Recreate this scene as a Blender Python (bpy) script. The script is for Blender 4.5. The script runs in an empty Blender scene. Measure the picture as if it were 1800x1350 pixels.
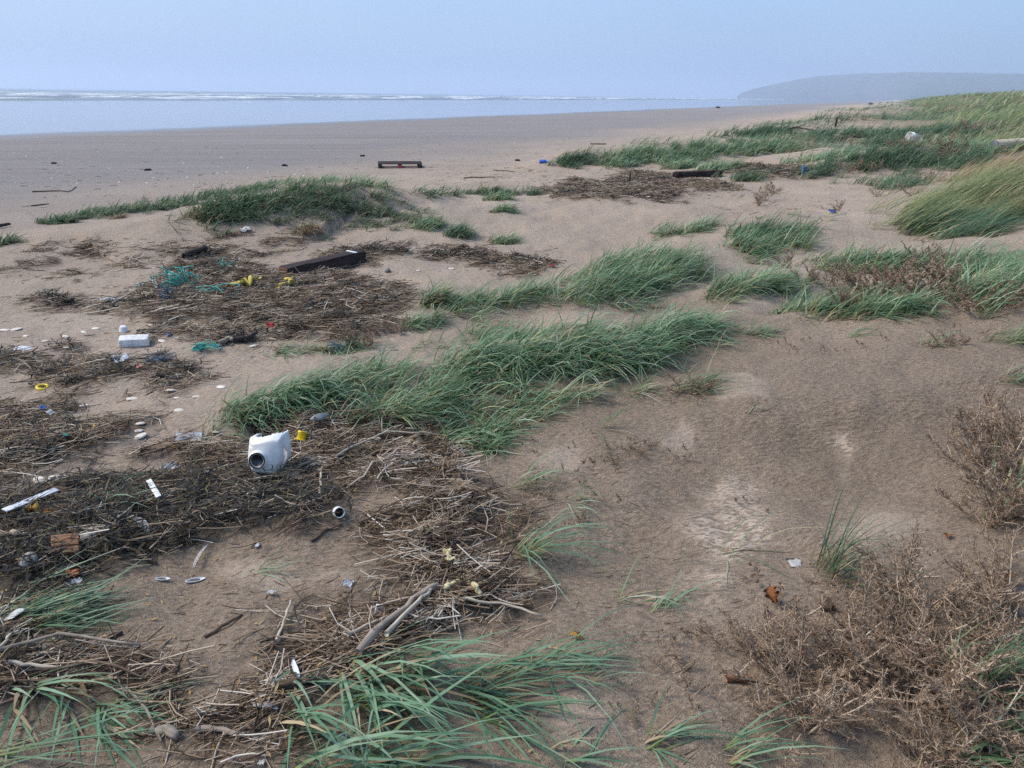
import bpy, bmesh, math, random
import numpy as np
from mathutils import Vector, Matrix
rng = np.random.default_rng(7)
random.seed(7)
scene = bpy.context.scene
C = scene.collection

# ------------------------------------------------------------------ camera
FPX, PITCH, ROLL, ZC = 1354.0, math.radians(20.6), 0.0133, 2.0
fw = np.array([0, math.cos(PITCH), -math.sin(PITCH)])
r0 = np.array([1.0, 0, 0]); u0 = np.cross(r0, fw)
rt = r0*math.cos(ROLL) + u0*math.sin(ROLL)
up = -r0*math.sin(ROLL) + u0*math.cos(ROLL)
cam = bpy.data.cameras.new('camera'); cam.sensor_fit = 'HORIZONTAL'
cam.angle = 2*math.atan(900/FPX); cam.clip_end = 30000; cam.clip_start = 0.05
camo = bpy.data.objects.new('camera', cam); C.objects.link(camo)
M = Matrix.Identity(4)
for i, v in enumerate((rt, up, -fw)):
    for j in range(3): M[j][i] = v[j]
M[2][3] = ZC
camo.matrix_world = M
scene.camera = camo

# ------------------------------------------------------------------ light
SUN_EL, SUN_AZ = math.radians(48), math.radians(-82)     # azimuth from +Y, towards the sea on the left
world = bpy.data.worlds.new('World'); scene.world = world; world.use_nodes = True
nt = world.node_tree; nt.nodes.clear()
out = nt.nodes.new('ShaderNodeOutputWorld')
sky = nt.nodes.new('ShaderNodeTexSky'); sky.sky_type = 'NISHITA'; sky.sun_disc = False
sky.sun_elevation = SUN_EL; sky.sun_rotation = SUN_AZ
sky.air_density = 1.3; sky.dust_density = 3.0; sky.ozone_density = 1.5
bg1 = nt.nodes.new('ShaderNodeBackground'); bg1.inputs[1].default_value = 0.05
nt.links.new(sky.outputs[0], bg1.inputs[0])
tc = nt.nodes.new('ShaderNodeTexCoord')
nz = nt.nodes.new('ShaderNodeTexNoise'); nz.inputs['Scale'].default_value = 1.6; nz.inputs['Detail'].default_value = 3
nt.links.new(tc.outputs['Generated'], nz.inputs['Vector'])
cr = nt.nodes.new('ShaderNodeValToRGB')
cr.color_ramp.elements[0].position = 0.3; cr.color_ramp.elements[0].color = (0.15, 0.31, 0.60, 1)
cr.color_ramp.elements[1].position = 0.72; cr.color_ramp.elements[1].color = (0.26, 0.41, 0.68, 1)
nt.links.new(nz.outputs['Fac'], cr.inputs[0])
bg2 = nt.nodes.new('ShaderNodeBackground'); bg2.inputs[1].default_value = 0.78   # thin overcast veil
nt.links.new(cr.outputs[0], bg2.inputs[0])
addn = nt.nodes.new('ShaderNodeAddShader')
nt.links.new(bg1.outputs[0], addn.inputs[0]); nt.links.new(bg2.outputs[0], addn.inputs[1])
nt.links.new(addn.outputs[0], out.inputs[0])
sl = bpy.data.lights.new('sun', 'SUN'); sl.energy = 3.0; sl.angle = math.radians(24); sl.color = (1.0, 0.91, 0.79)
so = bpy.data.objects.new('sun', sl); C.objects.link(so)
sd = Vector((math.sin(SUN_AZ)*math.cos(SUN_EL), math.cos(SUN_AZ)*math.cos(SUN_EL), math.sin(SUN_EL)))
so.rotation_euler = sd.to_track_quat('Z', 'Y').to_euler()
so.location = (0, 0, 60)
vs = scene.view_settings; vs.view_transform = 'Standard'; vs.look = 'None'; vs.exposure = 0.43; vs.gamma = 1; vs.use_curve_mapping = False
scene.cycles.max_bounces = 6; scene.cycles.diffuse_bounces = 3; scene.cycles.volume_bounces = 1
scene.cycles.transparent_max_bounces = 8
scene.cycles.use_adaptive_sampling = False
scene.cycles.use_denoising = False      # keep the fine grain of sand and straw

# ------------------------------------------------------------------ noise and mesh helpers
_perm = np.random.default_rng(3).permutation(4096)
_ga = np.random.default_rng(4).uniform(0, 2*np.pi, 4096)
def perlin(x, y):
    x = np.asarray(x, float); y = np.asarray(y, float)
    xi = np.floor(x).astype(np.int64); yi = np.floor(y).astype(np.int64)
    xf = x-xi; yf = y-yi
    u = xf*xf*xf*(xf*(xf*6-15)+10); v = yf*yf*yf*(yf*(yf*6-15)+10)
    def g(ix, iy, dx, dy):
        a = _ga[_perm[(_perm[ix & 4095]+iy) & 4095]]
        return np.cos(a)*dx+np.sin(a)*dy
    n00 = g(xi, yi, xf, yf); n10 = g(xi+1, yi, xf-1, yf)
    n01 = g(xi, yi+1, xf, yf-1); n11 = g(xi+1, yi+1, xf-1, yf-1)
    return ((n00*(1-u)+n10*u)*(1-v)+(n01*(1-u)+n11*u)*v)*1.5
def fbm(x, y, o=4):
    s = 0; a = 1.0
    for k in range(o):
        s = s+a*perlin(x*2**k+17.3*k, y*2**k-9.1*k); a *= .5
    return s
def sstep(a, b, x):
    k = np.clip((x-a)/(b-a), 0, 1); return k*k*(3-2*k)

def np_mesh(name, v, quads=None, tris=None, attrs=None, smooth=False):
    me = bpy.data.meshes.new(name)
    v = np.ascontiguousarray(v, dtype=np.float32).reshape(-1, 3)
    loops = []; starts = []; n = 0
    if quads is not None and len(quads):
        q = np.asarray(quads, dtype=np.int32).reshape(-1, 4); loops.append(q.ravel()); starts.append(np.arange(len(q))*4); n = len(q)*4
    if tris is not None and len(tris):
        t = np.asarray(tris, dtype=np.int32).reshape(-1, 3); loops.append(t.ravel()); starts.append(n+np.arange(len(t))*3)
    L = np.concatenate(loops).astype(np.int32); S = np.concatenate(starts).astype(np.int32)
    me.vertices.add(len(v)); me.vertices.foreach_set('co', v.ravel())
    me.loops.add(len(L)); me.loops.foreach_set('vertex_index', L)
    me.polygons.add(len(S)); me.polygons.foreach_set('loop_start', S)
    if smooth: me.polygons.foreach_set('use_smooth', np.ones(len(S), dtype=bool))
    me.update(calc_edges=True)
    for k, a in (attrs or {}).items():
        at = me.attributes.new(k, 'FLOAT_COLOR', 'POINT')
        c = np.zeros((len(v), 4), dtype=np.float32); a = np.asarray(a, dtype=np.float32); c[:, :a.shape[1]] = a
        at.data.foreach_set('color', c.ravel())
    me.validate()
    return me
def link(name, me, mat, parent=None):
    o = bpy.data.objects.new(name, me); C.objects.link(o)
    if mat is not None and me is not None and not me.materials: me.materials.append(mat)
    if parent is not None: o.parent = parent
    return o
LABELS = {}
def tag(o, label=None, cat=None, group=None, kind=None):
    if label: o['label'] = label
    if cat: o['category'] = cat
    if group: o['group'] = group
    if kind: o['kind'] = kind
    return o
def empty(name, loc=(0, 0, 0), label=None, cat=None, group=None, rz=0):
    o = bpy.data.objects.new(name, None); C.objects.link(o); o.location = loc; o.rotation_euler = (0, 0, rz)
    o.empty_display_size = .05
    return tag(o, label, cat, group)

# ------------------------------------------------------------------ material helpers
def newmat(name):
    m = bpy.data.materials.new(name); m.use_nodes = True
    t = m.node_tree; t.nodes.clear()
    o = t.nodes.new('ShaderNodeOutputMaterial'); b = t.nodes.new('ShaderNodeBsdfPrincipled')
    t.links.new(b.outputs[0], o.inputs[0])
    return m, t, b, o
def nd(t, kind, **kw):
    n = t.nodes.new(kind)
    for k, v in kw.items():
        if k.startswith('i_'): n.inputs[k[2:].replace('_', ' ')].default_value = v
        else: setattr(n, k, v)
    return n
def noise(t, vec, scale, detail=3, rough=.55, dist=0):
    n = nd(t, 'ShaderNodeTexNoise', i_Scale=scale, i_Detail=detail, i_Roughness=rough, i_Distortion=dist)
    if vec is not None: t.links.new(vec, n.inputs['Vector'])
    return n.outputs['Fac']
def ramp(t, fac, stops):
    r = nd(t, 'ShaderNodeValToRGB'); e = r.color_ramp.elements
    while len(e) < len(stops): e.new(0.5)
    for k, (p, c) in enumerate(stops):
        e[k].position = p; e[k].color = (*c, 1) if len(c) == 3 else c
    t.links.new(fac, r.inputs[0]); return r.outputs[0]
def mix(t, fac, a, b):
    n = nd(t, 'ShaderNodeMix', data_type='RGBA')
    for s, v in ((n.inputs[0], fac), (n.inputs[6], a), (n.inputs[7], b)):
        if isinstance(v, (int, float)): s.default_value = v
        elif isinstance(v, tuple): s.default_value = (*v, 1)
        else: t.links.new(v, s)
    return n.outputs[2]
def math_(t, op, a, b=0.0, clamp=False):
    n = nd(t, 'ShaderNodeMath', operation=op, use_clamp=clamp)
    for s, v in zip(n.inputs, (a, b)):
        if isinstance(v, (int, float)): s.default_value = v
        else: t.links.new(v, s)
    return n.outputs[0]
def attr(t, name):
    a = nd(t, 'ShaderNodeAttribute', attribute_name=name)
    s = nd(t, 'ShaderNodeSeparateColor'); t.links.new(a.outputs['Color'], s.inputs[0])
    return s.outputs[0], s.outputs[1], s.outputs[2], a.outputs['Alpha']
def bump(t, b, h, strength, dist):
    n = nd(t, 'ShaderNodeBump', i_Strength=strength, i_Distance=dist); t.links.new(h, n.inputs['Height'])
    t.links.new(n.outputs[0], b.inputs['Normal']); return n
# ------------------------------------------------------------------ terrain height
CA = math.radians(25)                                        # bearing of the shoreline
def st(x, y): return x*math.sin(CA)+y*math.cos(CA), -x*math.cos(CA)+y*math.sin(CA)
def rays(px, py):
    px = np.asarray(px, float)[..., None]; py = np.asarray(py, float)[..., None]
    d = fw+rt*(px-900)/FPX-up*(py-675)/FPX
    return d/np.linalg.norm(d, axis=-1, keepdims=True)
def plane_pt(px, py, z):
    d = rays(px, py); k = (z-ZC)/d[..., 2]; return d[..., 0]*k, d[..., 1]*k
_tp = np.array([-400, -60, -20, -10, -6, -2.6, 0, 2, 4, 6, 9, 12, 16, 42, 150, 270, 330, 500, 9000.])
_zp = np.array([9, 4.6, 3.1, 2.3, 1.5, .82, .44, .37, .31, .22, .09, 0, -.04, -.5, -1.35, -2.0, -2.5, -6, -12.])
RIDGES = []; BUMPS = []
def ridge(pts, sig, amp, back=None):
    """pts: (px,py,z) along a crest; amp metres added; sig half width towards the viewer, back away from it"""
    X = [plane_pt(a, b, z) for a, b, z in pts]
    RIDGES.append((np.array([[float(a), float(b)] for a, b in X]), sig, np.array(amp, float) if np.ndim(amp) else np.full(len(pts), float(amp)), back or sig))
def knoll(px, py, z, amp, rx, ry=None, rot=0.0):
    x, y = plane_pt(px, py, z); BUMPS.append((float(x), float(y), amp, rx, ry or rx, math.radians(rot)))
# left green ridge
ridge([(20, 425, .3), (110, 385, .45), (240, 364, .58), (360, 347, .66), (480, 325, .78), (570, 320, .80), (650, 338, .66), (705, 365, .5)],
      1.15, [.14, .22, .33, .42, .54, .56, .42, .2], 1.5)
# shelf lip behind the middle
ridge([(705, 352, .42), (850, 348, .42), (1000, 354, .42), (1200, 368, .46), (1400, 384, .5)], 1.6, [.12, .18, .2, .19, .12], .5)
knoll(1500, 398, .55, .14, 1.5, .8, 10)
# grass hummock bands
ridge([(430, 735, .36), (560, 700, .4), (700, 665, .42), (850, 640, .45), (1000, 615, .47), (1130, 595, .47), (1240, 570, .46)], .34, [.09, .11, .11, .15, .17, .14, .08], .45)
ridge([(760, 535, .36), (880, 520, .38), (1020, 505, .42), (1120, 480, .45), (1230, 445, .46), (1330, 425, .47), (1430, 440, .48)], .5, [.08, .09, .12, .15, .15, .12, .08], .7)
ridge([(1260, 520, .45), (1330, 500, .47), (1400, 480, .48)], .35, .1)
# sand rise on the right and its hollow behind
ridge([(1270, 578, .5), (1400, 562, .54), (1500, 552, .56), (1650, 540, .58), (1820, 526, .62)], .75, [.07, .17, .22, .24, .26], .20)
knoll(1560, 508, .42, -.13, 1.0, .35, 5)
ridge([(1180, 730, .5), (1320, 712, .52), (1500, 700, .53), (1750, 670, .56), (1950, 650, .58)], .30, [.06, .14, .17, .14, .10], .9)
knoll(1330, 860, .34, -.07, .5, .3, 15)
knoll(1440, 800, .42, -.05, .13, .10, 0)
knoll(1500, 745, .48, .03, .16, .08, 20)
knoll(1560, 900, .4, -.03, .4, .25)
knoll(1060, 880, .4, .04, .35, .22, 25)
knoll(1000, 1200, .38, .04, .4, .25, 10)
knoll(1150, 700, .44, .035, .2, .1); knoll(1240, 690, .46, .03, .3, .1)
# marram dune at the right
knoll(1745, 345, .8, .28, 1.9, 1.5, 20); knoll(1850, 300, 1.0, .2, 2.2, 1.6, 10)
knoll(1650, 425, .42, -.12, .5, .35); knoll(1780, 455, .5, .12, .9, .5)
# far hummocks
for a in [(1010, 285, .25, .34, 1.3, .9), (1110, 280, .3, .42, 1.8, 1.1), (1220, 270, .4, .48, 2.0, 1.3), (1360, 262, .5, .42, 2.2, 1.5), (1450, 275, .55, .36, 1.6, .9),
          (1550, 285, .7, .36, 1.6, .9), (1430, 250, .55, .35, 2.5, 1.5), (1605, 256, 1.0, .38, 2.2, 1.6), (1340, 236, .4, .5, 3, 2), (1480, 226, .6, .6, 4, 2.4),
          (1590, 216, 1.0, .55, 4, 3), (1700, 205, 1.5, .55, 4, 3), (1500, 205, .5, .7, 7, 5), (1600, 192, 1.0, .8, 10, 6), (1560, 186, .6, .9, 18, 9), (860, 338, .2, .14, 1.4, .6)]:
    knoll(*a)

def H0(x, y):
    x = np.asarray(x, float); y = np.asarray(y, float)
    s, t = st(x, y); D = np.hypot(x, y)
    far = sstep(20, 70, D)
    tw = t+far*(2.2*perlin(s/14, t/22+3)+4*perlin(s/60, t/50+9))*sstep(30, 10, t)
    z = np.interp(tw, _tp, _zp)
    dune = sstep(14, 6, t)
    for P, sg, am, bk in RIDGES:
        best = np.full(x.shape, 1e9); A = np.zeros(x.shape); side = np.zeros(x.shape)
        for k in range(len(P)-1):
            a, b = P[k], P[k+1]; ab = b-a; L2 = ab@ab
            u = np.clip(((x-a[0])*ab[0]+(y-a[1])*ab[1])/L2, 0, 1)
            dx = x-a[0]-u*ab[0]; dy = y-a[1]-u*ab[1]; d = dx*dx+dy*dy
            w = d < best
            best = np.where(w, d, best); A = np.where(w, am[k]*(1-u)+am[k+1]*u, A)
            cr_ = (ab[0]*(y-a[1])-ab[1]*(x-a[0]))/math.sqrt(L2); side = np.where(w, cr_, side)
        sig = sg+(bk-sg)*sstep(-1, 1, side/(np.sqrt(best)+1e-6))
        z = z+A*np.exp(-best/(sig*sig))
    for bx, by, am, rx, ry, ro in BUMPS:
        dx = x-bx; dy = y-by; c, q = math.cos(ro), math.sin(ro)
        z = z+am*np.exp(-(((dx*c+dy*q)/rx)**2+((-dx*q+dy*c)/ry)**2))
    z = z+dune*(.055*perlin(x/.9+5, y/.9)+.026*fbm(x/.33, y/.33+7, 3)*sstep(30, 8, D)+far*.28*fbm(x/5, y/5, 3)+far*sstep(4, -8, t)*.55*perlin(x/11+2, y/11))
    z = z+sstep(14, 30, t)*.012*perlin(s/6, t/1.5)
    return z
def hit(px, py, fn=None):
    """first point where the ray through each pixel meets the ground"""
    fn = fn or H
    d = rays(px, py).reshape(-1, 3); ks = np.exp(np.linspace(math.log(.6), math.log(1500), 900))
    res = np.zeros((len(d), 3))
    X = d[:, 0:1]*ks; Y = d[:, 1:2]*ks; Z = ZC+d[:, 2:3]*ks
    below = Z < fn(X, Y)
    i = np.where(below.any(1), below.argmax(1), len(ks)-1); i = np.maximum(i, 1)
    lo = ks[i-1]; hi = ks[i]
    for _ in range(18):
        m = (lo+hi)/2; z = ZC+d[:, 2]*m; b = z < fn(d[:, 0]*m, d[:, 1]*m)
        hi = np.where(b, m, hi); lo = np.where(b, lo, m)
    return d*hi[:, None]+np.array([0, 0, ZC])

# ------------------------------------------------------------------ wrack lines: outlines in the picture dropped on the ground
WR = {  # name: (outline px, mound height m, straw per m2, seaweed per m2, leaf per m2, palette)
 'heap': ([(250,550),(270,500),(330,468),(420,470),(500,492),(600,488),(650,500),(700,510),(716,530),(700,562),(650,592),(600,602),(520,592),(470,580),(400,570),(330,572),(280,575)], .10, 1250, 900, 120),
 'beam': ([(560,452),(610,442),(705,430),(712,446),(660,458),(640,470),(600,470)], .04, 700, 260, 40),
 'strip': ([(745,440),(800,434),(900,450),(975,465),(940,488),(890,482),(840,464),(760,456)], .05, 800, 420, 60),
 'log': ([(310,460),(345,436),(405,438),(408,450),(345,468)], .04, 700, 350, 30),
 'slope': ([(255,440),(300,428),(330,436),(300,446)], .02, 400, 160, 30),
 'tuft': ([(470,424),(530,408),(560,420),(520,430)], .03, 500, 150, 30),
 'wisp': ([(40,532),(90,520),(150,530),(172,540),(110,548)], .03, 600, 380, 30),
 'wisp2': ([(150,540),(200,524),(255,530),(250,546),(180,548)], .03, 600, 300, 30),
 'shelf': ([(262,588),(330,576),(400,586),(520,592),(500,606),(420,603),(330,600)], .04, 1000, 420, 60),
 'left': ([(-40,655),(-40,630),(40,624),(75,625),(122,608),(80,634),(30,658)], .05, 900, 500, 30),
 'band': ([(85,645),(140,626),(200,636),(270,640),(282,652),(200,668),(120,682),(82,676)], .03, 900, 330, 60),
 'clump': ([(252,692),(260,655),(280,628),(310,640),(347,650),(332,682)], .05, 1100, 420, 60),
 'edge': ([(-60,850),(-60,722),(50,708),(132,708),(112,740),(160,748),(250,724),(272,745),(180,788),(100,822),(40,855)], .05, 1700, 420, 120),
 'jug': ([(240,800),(330,782),(430,792),(440,770),(420,728),(520,718),(600,714),(680,738),(770,765),(850,800),(840,850),(760,872),(640,872),(560,872),(480,862),(440,852),(380,852),(300,812)], .06, 2100, 420, 260),
 'weed': ([(-50,955),(-50,900),(110,860),(160,838),(230,858),(300,838),(380,838),(470,842),(545,880),(625,905),(560,942),(440,946),(330,962),(250,978),(240,1002),(180,1004),(150,1044),(60,1044),(-50,1040)], .08, 900, 2600, 220),
 'straw': ([(645,965),(720,880),(780,858),(845,880),(835,940),(905,1000),(948,1082),(860,1104),(740,1134),(640,1190),(590,1150),(620,1080),(690,1040),(700,1000)], .07, 2700, 160, 300),
 'straw2': ([(540,1130),(620,1130),(640,1190),(560,1215),(530,1262),(500,1330),(300,1300),(290,1262),(380,1230),(460,1190)], .04, 2100, 90, 260),
 'thread': ([(440,1068),(520,1062),(530,1110),(560,1130),(540,1190),(470,1180),(470,1110)], .02, 900, 60, 120),
 'mat': ([(-60,1250),(-60,1150),(60,1138),(150,1138),(222,1160),(262,1200),(330,1232),(240,1224),(130,1214)], .06, 1900, 220, 150),
 'loose': ([(-60,1140),(-60,1030),(60,1030),(150,1050),(200,1060),(120,1110),(30,1130)], .015, 700, 60, 90),
 'dry': ([(790,870),(860,870),(930,880),(900,960),(850,960),(830,900)], .01, 700, 30, 60),
 'streak': ([(58,440),(82,428),(102,426),(90,436)], .01, 500, 780, 20),
 'streak2': ([(118,447),(150,432),(200,430),(180,442),(140,450)], .015, 600, 900, 20),
 'streak3': ([(198,470),(225,456),(250,460),(230,470)], .01, 500, 780, 20),
 'streak4': ([(100,484),(125,476),(150,480),(130,487)], .01, 500, 780, 20),
 'streak5': ([(226,520),(250,503),(280,508),(275,520),(245,525)], .02, 700, 1020, 20),
 'streak6': ([(365,417),(400,409),(436,414),(400,420)], .01, 500, 720, 20),
 'streak7': ([(0,475),(40,462),(80,458),(50,472)], .01, 450, 720, 20),
 'streak8': ([(420,448),(450,440),(490,446),(450,455)], .015, 500, 720, 20),
 'far': ([(945,335),(1010,313),(1060,322),(1100,300),(1180,305),(1200,322),(1195,350),(1100,352),(980,352)], .06, 260, 200, 6),
 'far2': ([(1268,300),(1320,291),(1400,292),(1420,306),(1380,314),(1300,312)], .10, 320, 260, 6),
 'far3': ([(1140,318),(1200,312),(1260,322),(1300,330),(1240,336),(1180,330)], .04, 240, 160, 6),
}
for k in list(WR):
    p = np.array(WR[k][0], float); g = hit(p[:, 0], p[:, 1], H0)
    WR[k] = (g[:, :2],)+tuple(WR[k][1:])
def poly_sd(x, y, P):
    """signed distance to a polygon, positive inside"""
    d = np.full(x.shape, 1e9); ins = np.zeros(x.shape, bool)
    for k in range(len(P)):
        a, b = P[k], P[(k+1) % len(P)]; ab = b-a
        u = np.clip(((x-a[0])*ab[0]+(y-a[1])*ab[1])/(ab@ab+1e-9), 0, 1)
        d = np.minimum(d, (x-a[0]-u*ab[0])**2+(y-a[1]-u*ab[1])**2)
        c = ((a[1] > y) != (b[1] > y)) & (x < (b[0]-a[0])*(y-a[1])/((b[1]-a[1])+1e-12)+a[0])
        ins ^= c
    d = np.sqrt(d); return np.where(ins, d, -d)
def wmask(x, y, P, soft):
    m = np.zeros(x.shape)
    lo = P.min(0)-soft*2; hi = P.max(0)+soft*2
    w = (x > lo[0]) & (x < hi[0]) & (y > lo[1]) & (y < hi[1])
    if w.any():
        xx, yy = x[w], y[w]; sd_ = poly_sd(xx, yy, P)
        n = fbm(xx/.22, yy/.22+3, 3)
        m[w] = sstep(-soft, soft*1.5, sd_+soft*1.1*n)
    return m
def wrack_field(x, y):
    h = np.zeros(x.shape); m = np.zeros(x.shape)
    for P, hh, a, b, c in WR.values():
        soft = .07+.012*np.hypot(*P.mean(0)); k = wmask(x, y, P, soft)
        h = np.maximum(h, k*hh*(.55+.5*fbm(x/.16+11, y/.16, 2))); m = np.maximum(m, k)
    return h, m
_ga_ = np.concatenate([np.linspace(-180, -60, 30)[:-1], np.linspace(-60, 58, 640), np.linspace(58, 180, 30)])
_gr_ = np.concatenate([np.linspace(.02, 1.0, 12)[:-1], np.exp(np.linspace(math.log(1.0), math.log(40), 420))[:-1], np.exp(np.linspace(math.log(40), math.log(6000), 150))])
_A, _R = np.meshgrid(np.radians(_ga_), _gr_)
GX = _R*np.sin(_A); GY = _R*np.cos(_A)-.15
_wh, GW = wrack_field(GX, GY)
GZ = H0(GX, GY)+_wh
def H(x, y):
    """height of the built ground sheet (its own grid, interpolated)"""
    x = np.asarray(x, float); y = np.asarray(y, float)+.15
    fa = np.interp(np.degrees(np.arctan2(x, y)), _ga_, np.arange(len(_ga_))); fr = np.interp(np.hypot(x, y), _gr_, np.arange(len(_gr_)))
    i = np.minimum(fa.astype(int), len(_ga_)-2); j = np.minimum(fr.astype(int), len(_gr_)-2); u = fa-i; v = fr-j
    return (GZ[j, i]*(1-u)+GZ[j, i+1]*u)*(1-v)+(GZ[j+1, i]*(1-u)+GZ[j+1, i+1]*u)*v
def at(px, py, dz=0.0):
    g = hit([px], [py])[0]; return Vector((g[0], g[1], g[2]+dz))

# ------------------------------------------------------------------ ground sheet (fans out from just behind the viewer)
def ground_mesh():
    X = GX[:, :-1]; Y = GY[:, :-1]; Z = GZ[:, :-1]; wr = GW[:, :-1]; m, n = X.shape
    _, t = st(X, Y); s_ = st(X, Y)[0]
    wet = sstep(39, 47, t+2.0*perlin(s_/25, t/6)+.8*perlin(s_/5, t/2))
    D = np.hypot(X, Y)
    cover = sstep(2.5, -5, t+3*fbm(X/9, Y/9, 3))*sstep(16, 34, D)
    damp = sstep(9, 19, t+2.5*perlin(s_/9, t/5))
    idx = np.arange(m*n).reshape(m, n); nx = np.roll(idx, -1, axis=1)
    q = np.stack([idx[:-1], nx[:-1], nx[1:], idx[1:]], -1)[:, :, ::-1].reshape(-1, 4)
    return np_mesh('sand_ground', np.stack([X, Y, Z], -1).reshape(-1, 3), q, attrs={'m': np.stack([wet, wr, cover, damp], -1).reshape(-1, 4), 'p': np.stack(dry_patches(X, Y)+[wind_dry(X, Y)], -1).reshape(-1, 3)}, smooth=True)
DRY = [([(1195, 930), (1285, 800), (1335, 860), (1355, 935), (1290, 1000), (1210, 970)], 0, .05), ([(1150, 770), (1200, 740), (1245, 770), (1220, 795), (1165, 795)], 1, .03), ([(1230, 680), (1290, 655), (1350, 670), (1345, 700), (1260, 705)], 1, .04),
       ([(1480, 920), (1580, 880), (1640, 920), (1600, 980), (1500, 975)], 1, .06), ([(1455, 770), (1495, 765), (1505, 800), (1480, 845), (1470, 830), (1482, 800)], 0, .02), ([(1240, 1010), (1290, 1000), (1270, 1080), (1240, 1080)], 0, .04), ([(940, 1230), (1060, 1200), (1080, 1270), (980, 1320)], 1, .06),
       ([(700, 350), (860, 350), (1000, 360), (900, 380), (760, 372)], 1, .25), ([(880, 565), (1000, 545), (1100, 540), (1050, 570), (930, 585)], 1, .08), ([(1290, 520), (1400, 520), (1380, 545), (1290, 550)], 1, .08), ([(930, 790), (1020, 770), (1040, 820), (950, 840)], 1, .05), ([(1460, 370), (1560, 372), (1540, 390), (1450, 388)], 1, .2), ([(0, 560), (120, 545), (250, 560), (200, 580), (60, 600)], 1, .12), ([(380, 1000), (520, 980), (600, 1010), (480, 1040)], 1, .06)]
def dry_patches(X, Y):
    """patches of pale wind-dried sand: speckled ones and smooth ones"""
    r = [np.zeros(X.shape), np.zeros(X.shape)]
    for px, k, soft in DRY:
        p = np.array(px, float); g = hit(p[:, 0], p[:, 1])[:, :2]; r[k] = np.maximum(r[k], wmask(X, Y, g, soft*(1.9 if k == 0 else 1.1))*(1 if k == 0 else .45))
    return r
DARK_BAND = [(1040, 1000), (1110, 880), (1180, 790), (1330, 728), (1500, 718), (1700, 684), (1850, 690), (1850, 770), (1620, 800), (1540, 870), (1420, 900), (1370, 860), (1300, 800), (1220, 880), (1180, 980), (1100, 1040)]  # outline of a darker brown band across the near right slope
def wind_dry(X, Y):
    """loose wind-dried sand over the flats and the farther hummocks; a band across the near right slope is toned darker"""
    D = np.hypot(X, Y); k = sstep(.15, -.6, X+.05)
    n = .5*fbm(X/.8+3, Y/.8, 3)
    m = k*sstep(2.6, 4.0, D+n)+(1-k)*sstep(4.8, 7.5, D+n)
    p = np.array(DARK_BAND, float); g = hit(p[:, 0], p[:, 1])[:, :2]
    return .5+.5*np.clip(m, 0, 1)-.45*wmask(X, Y, g, .12)
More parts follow.
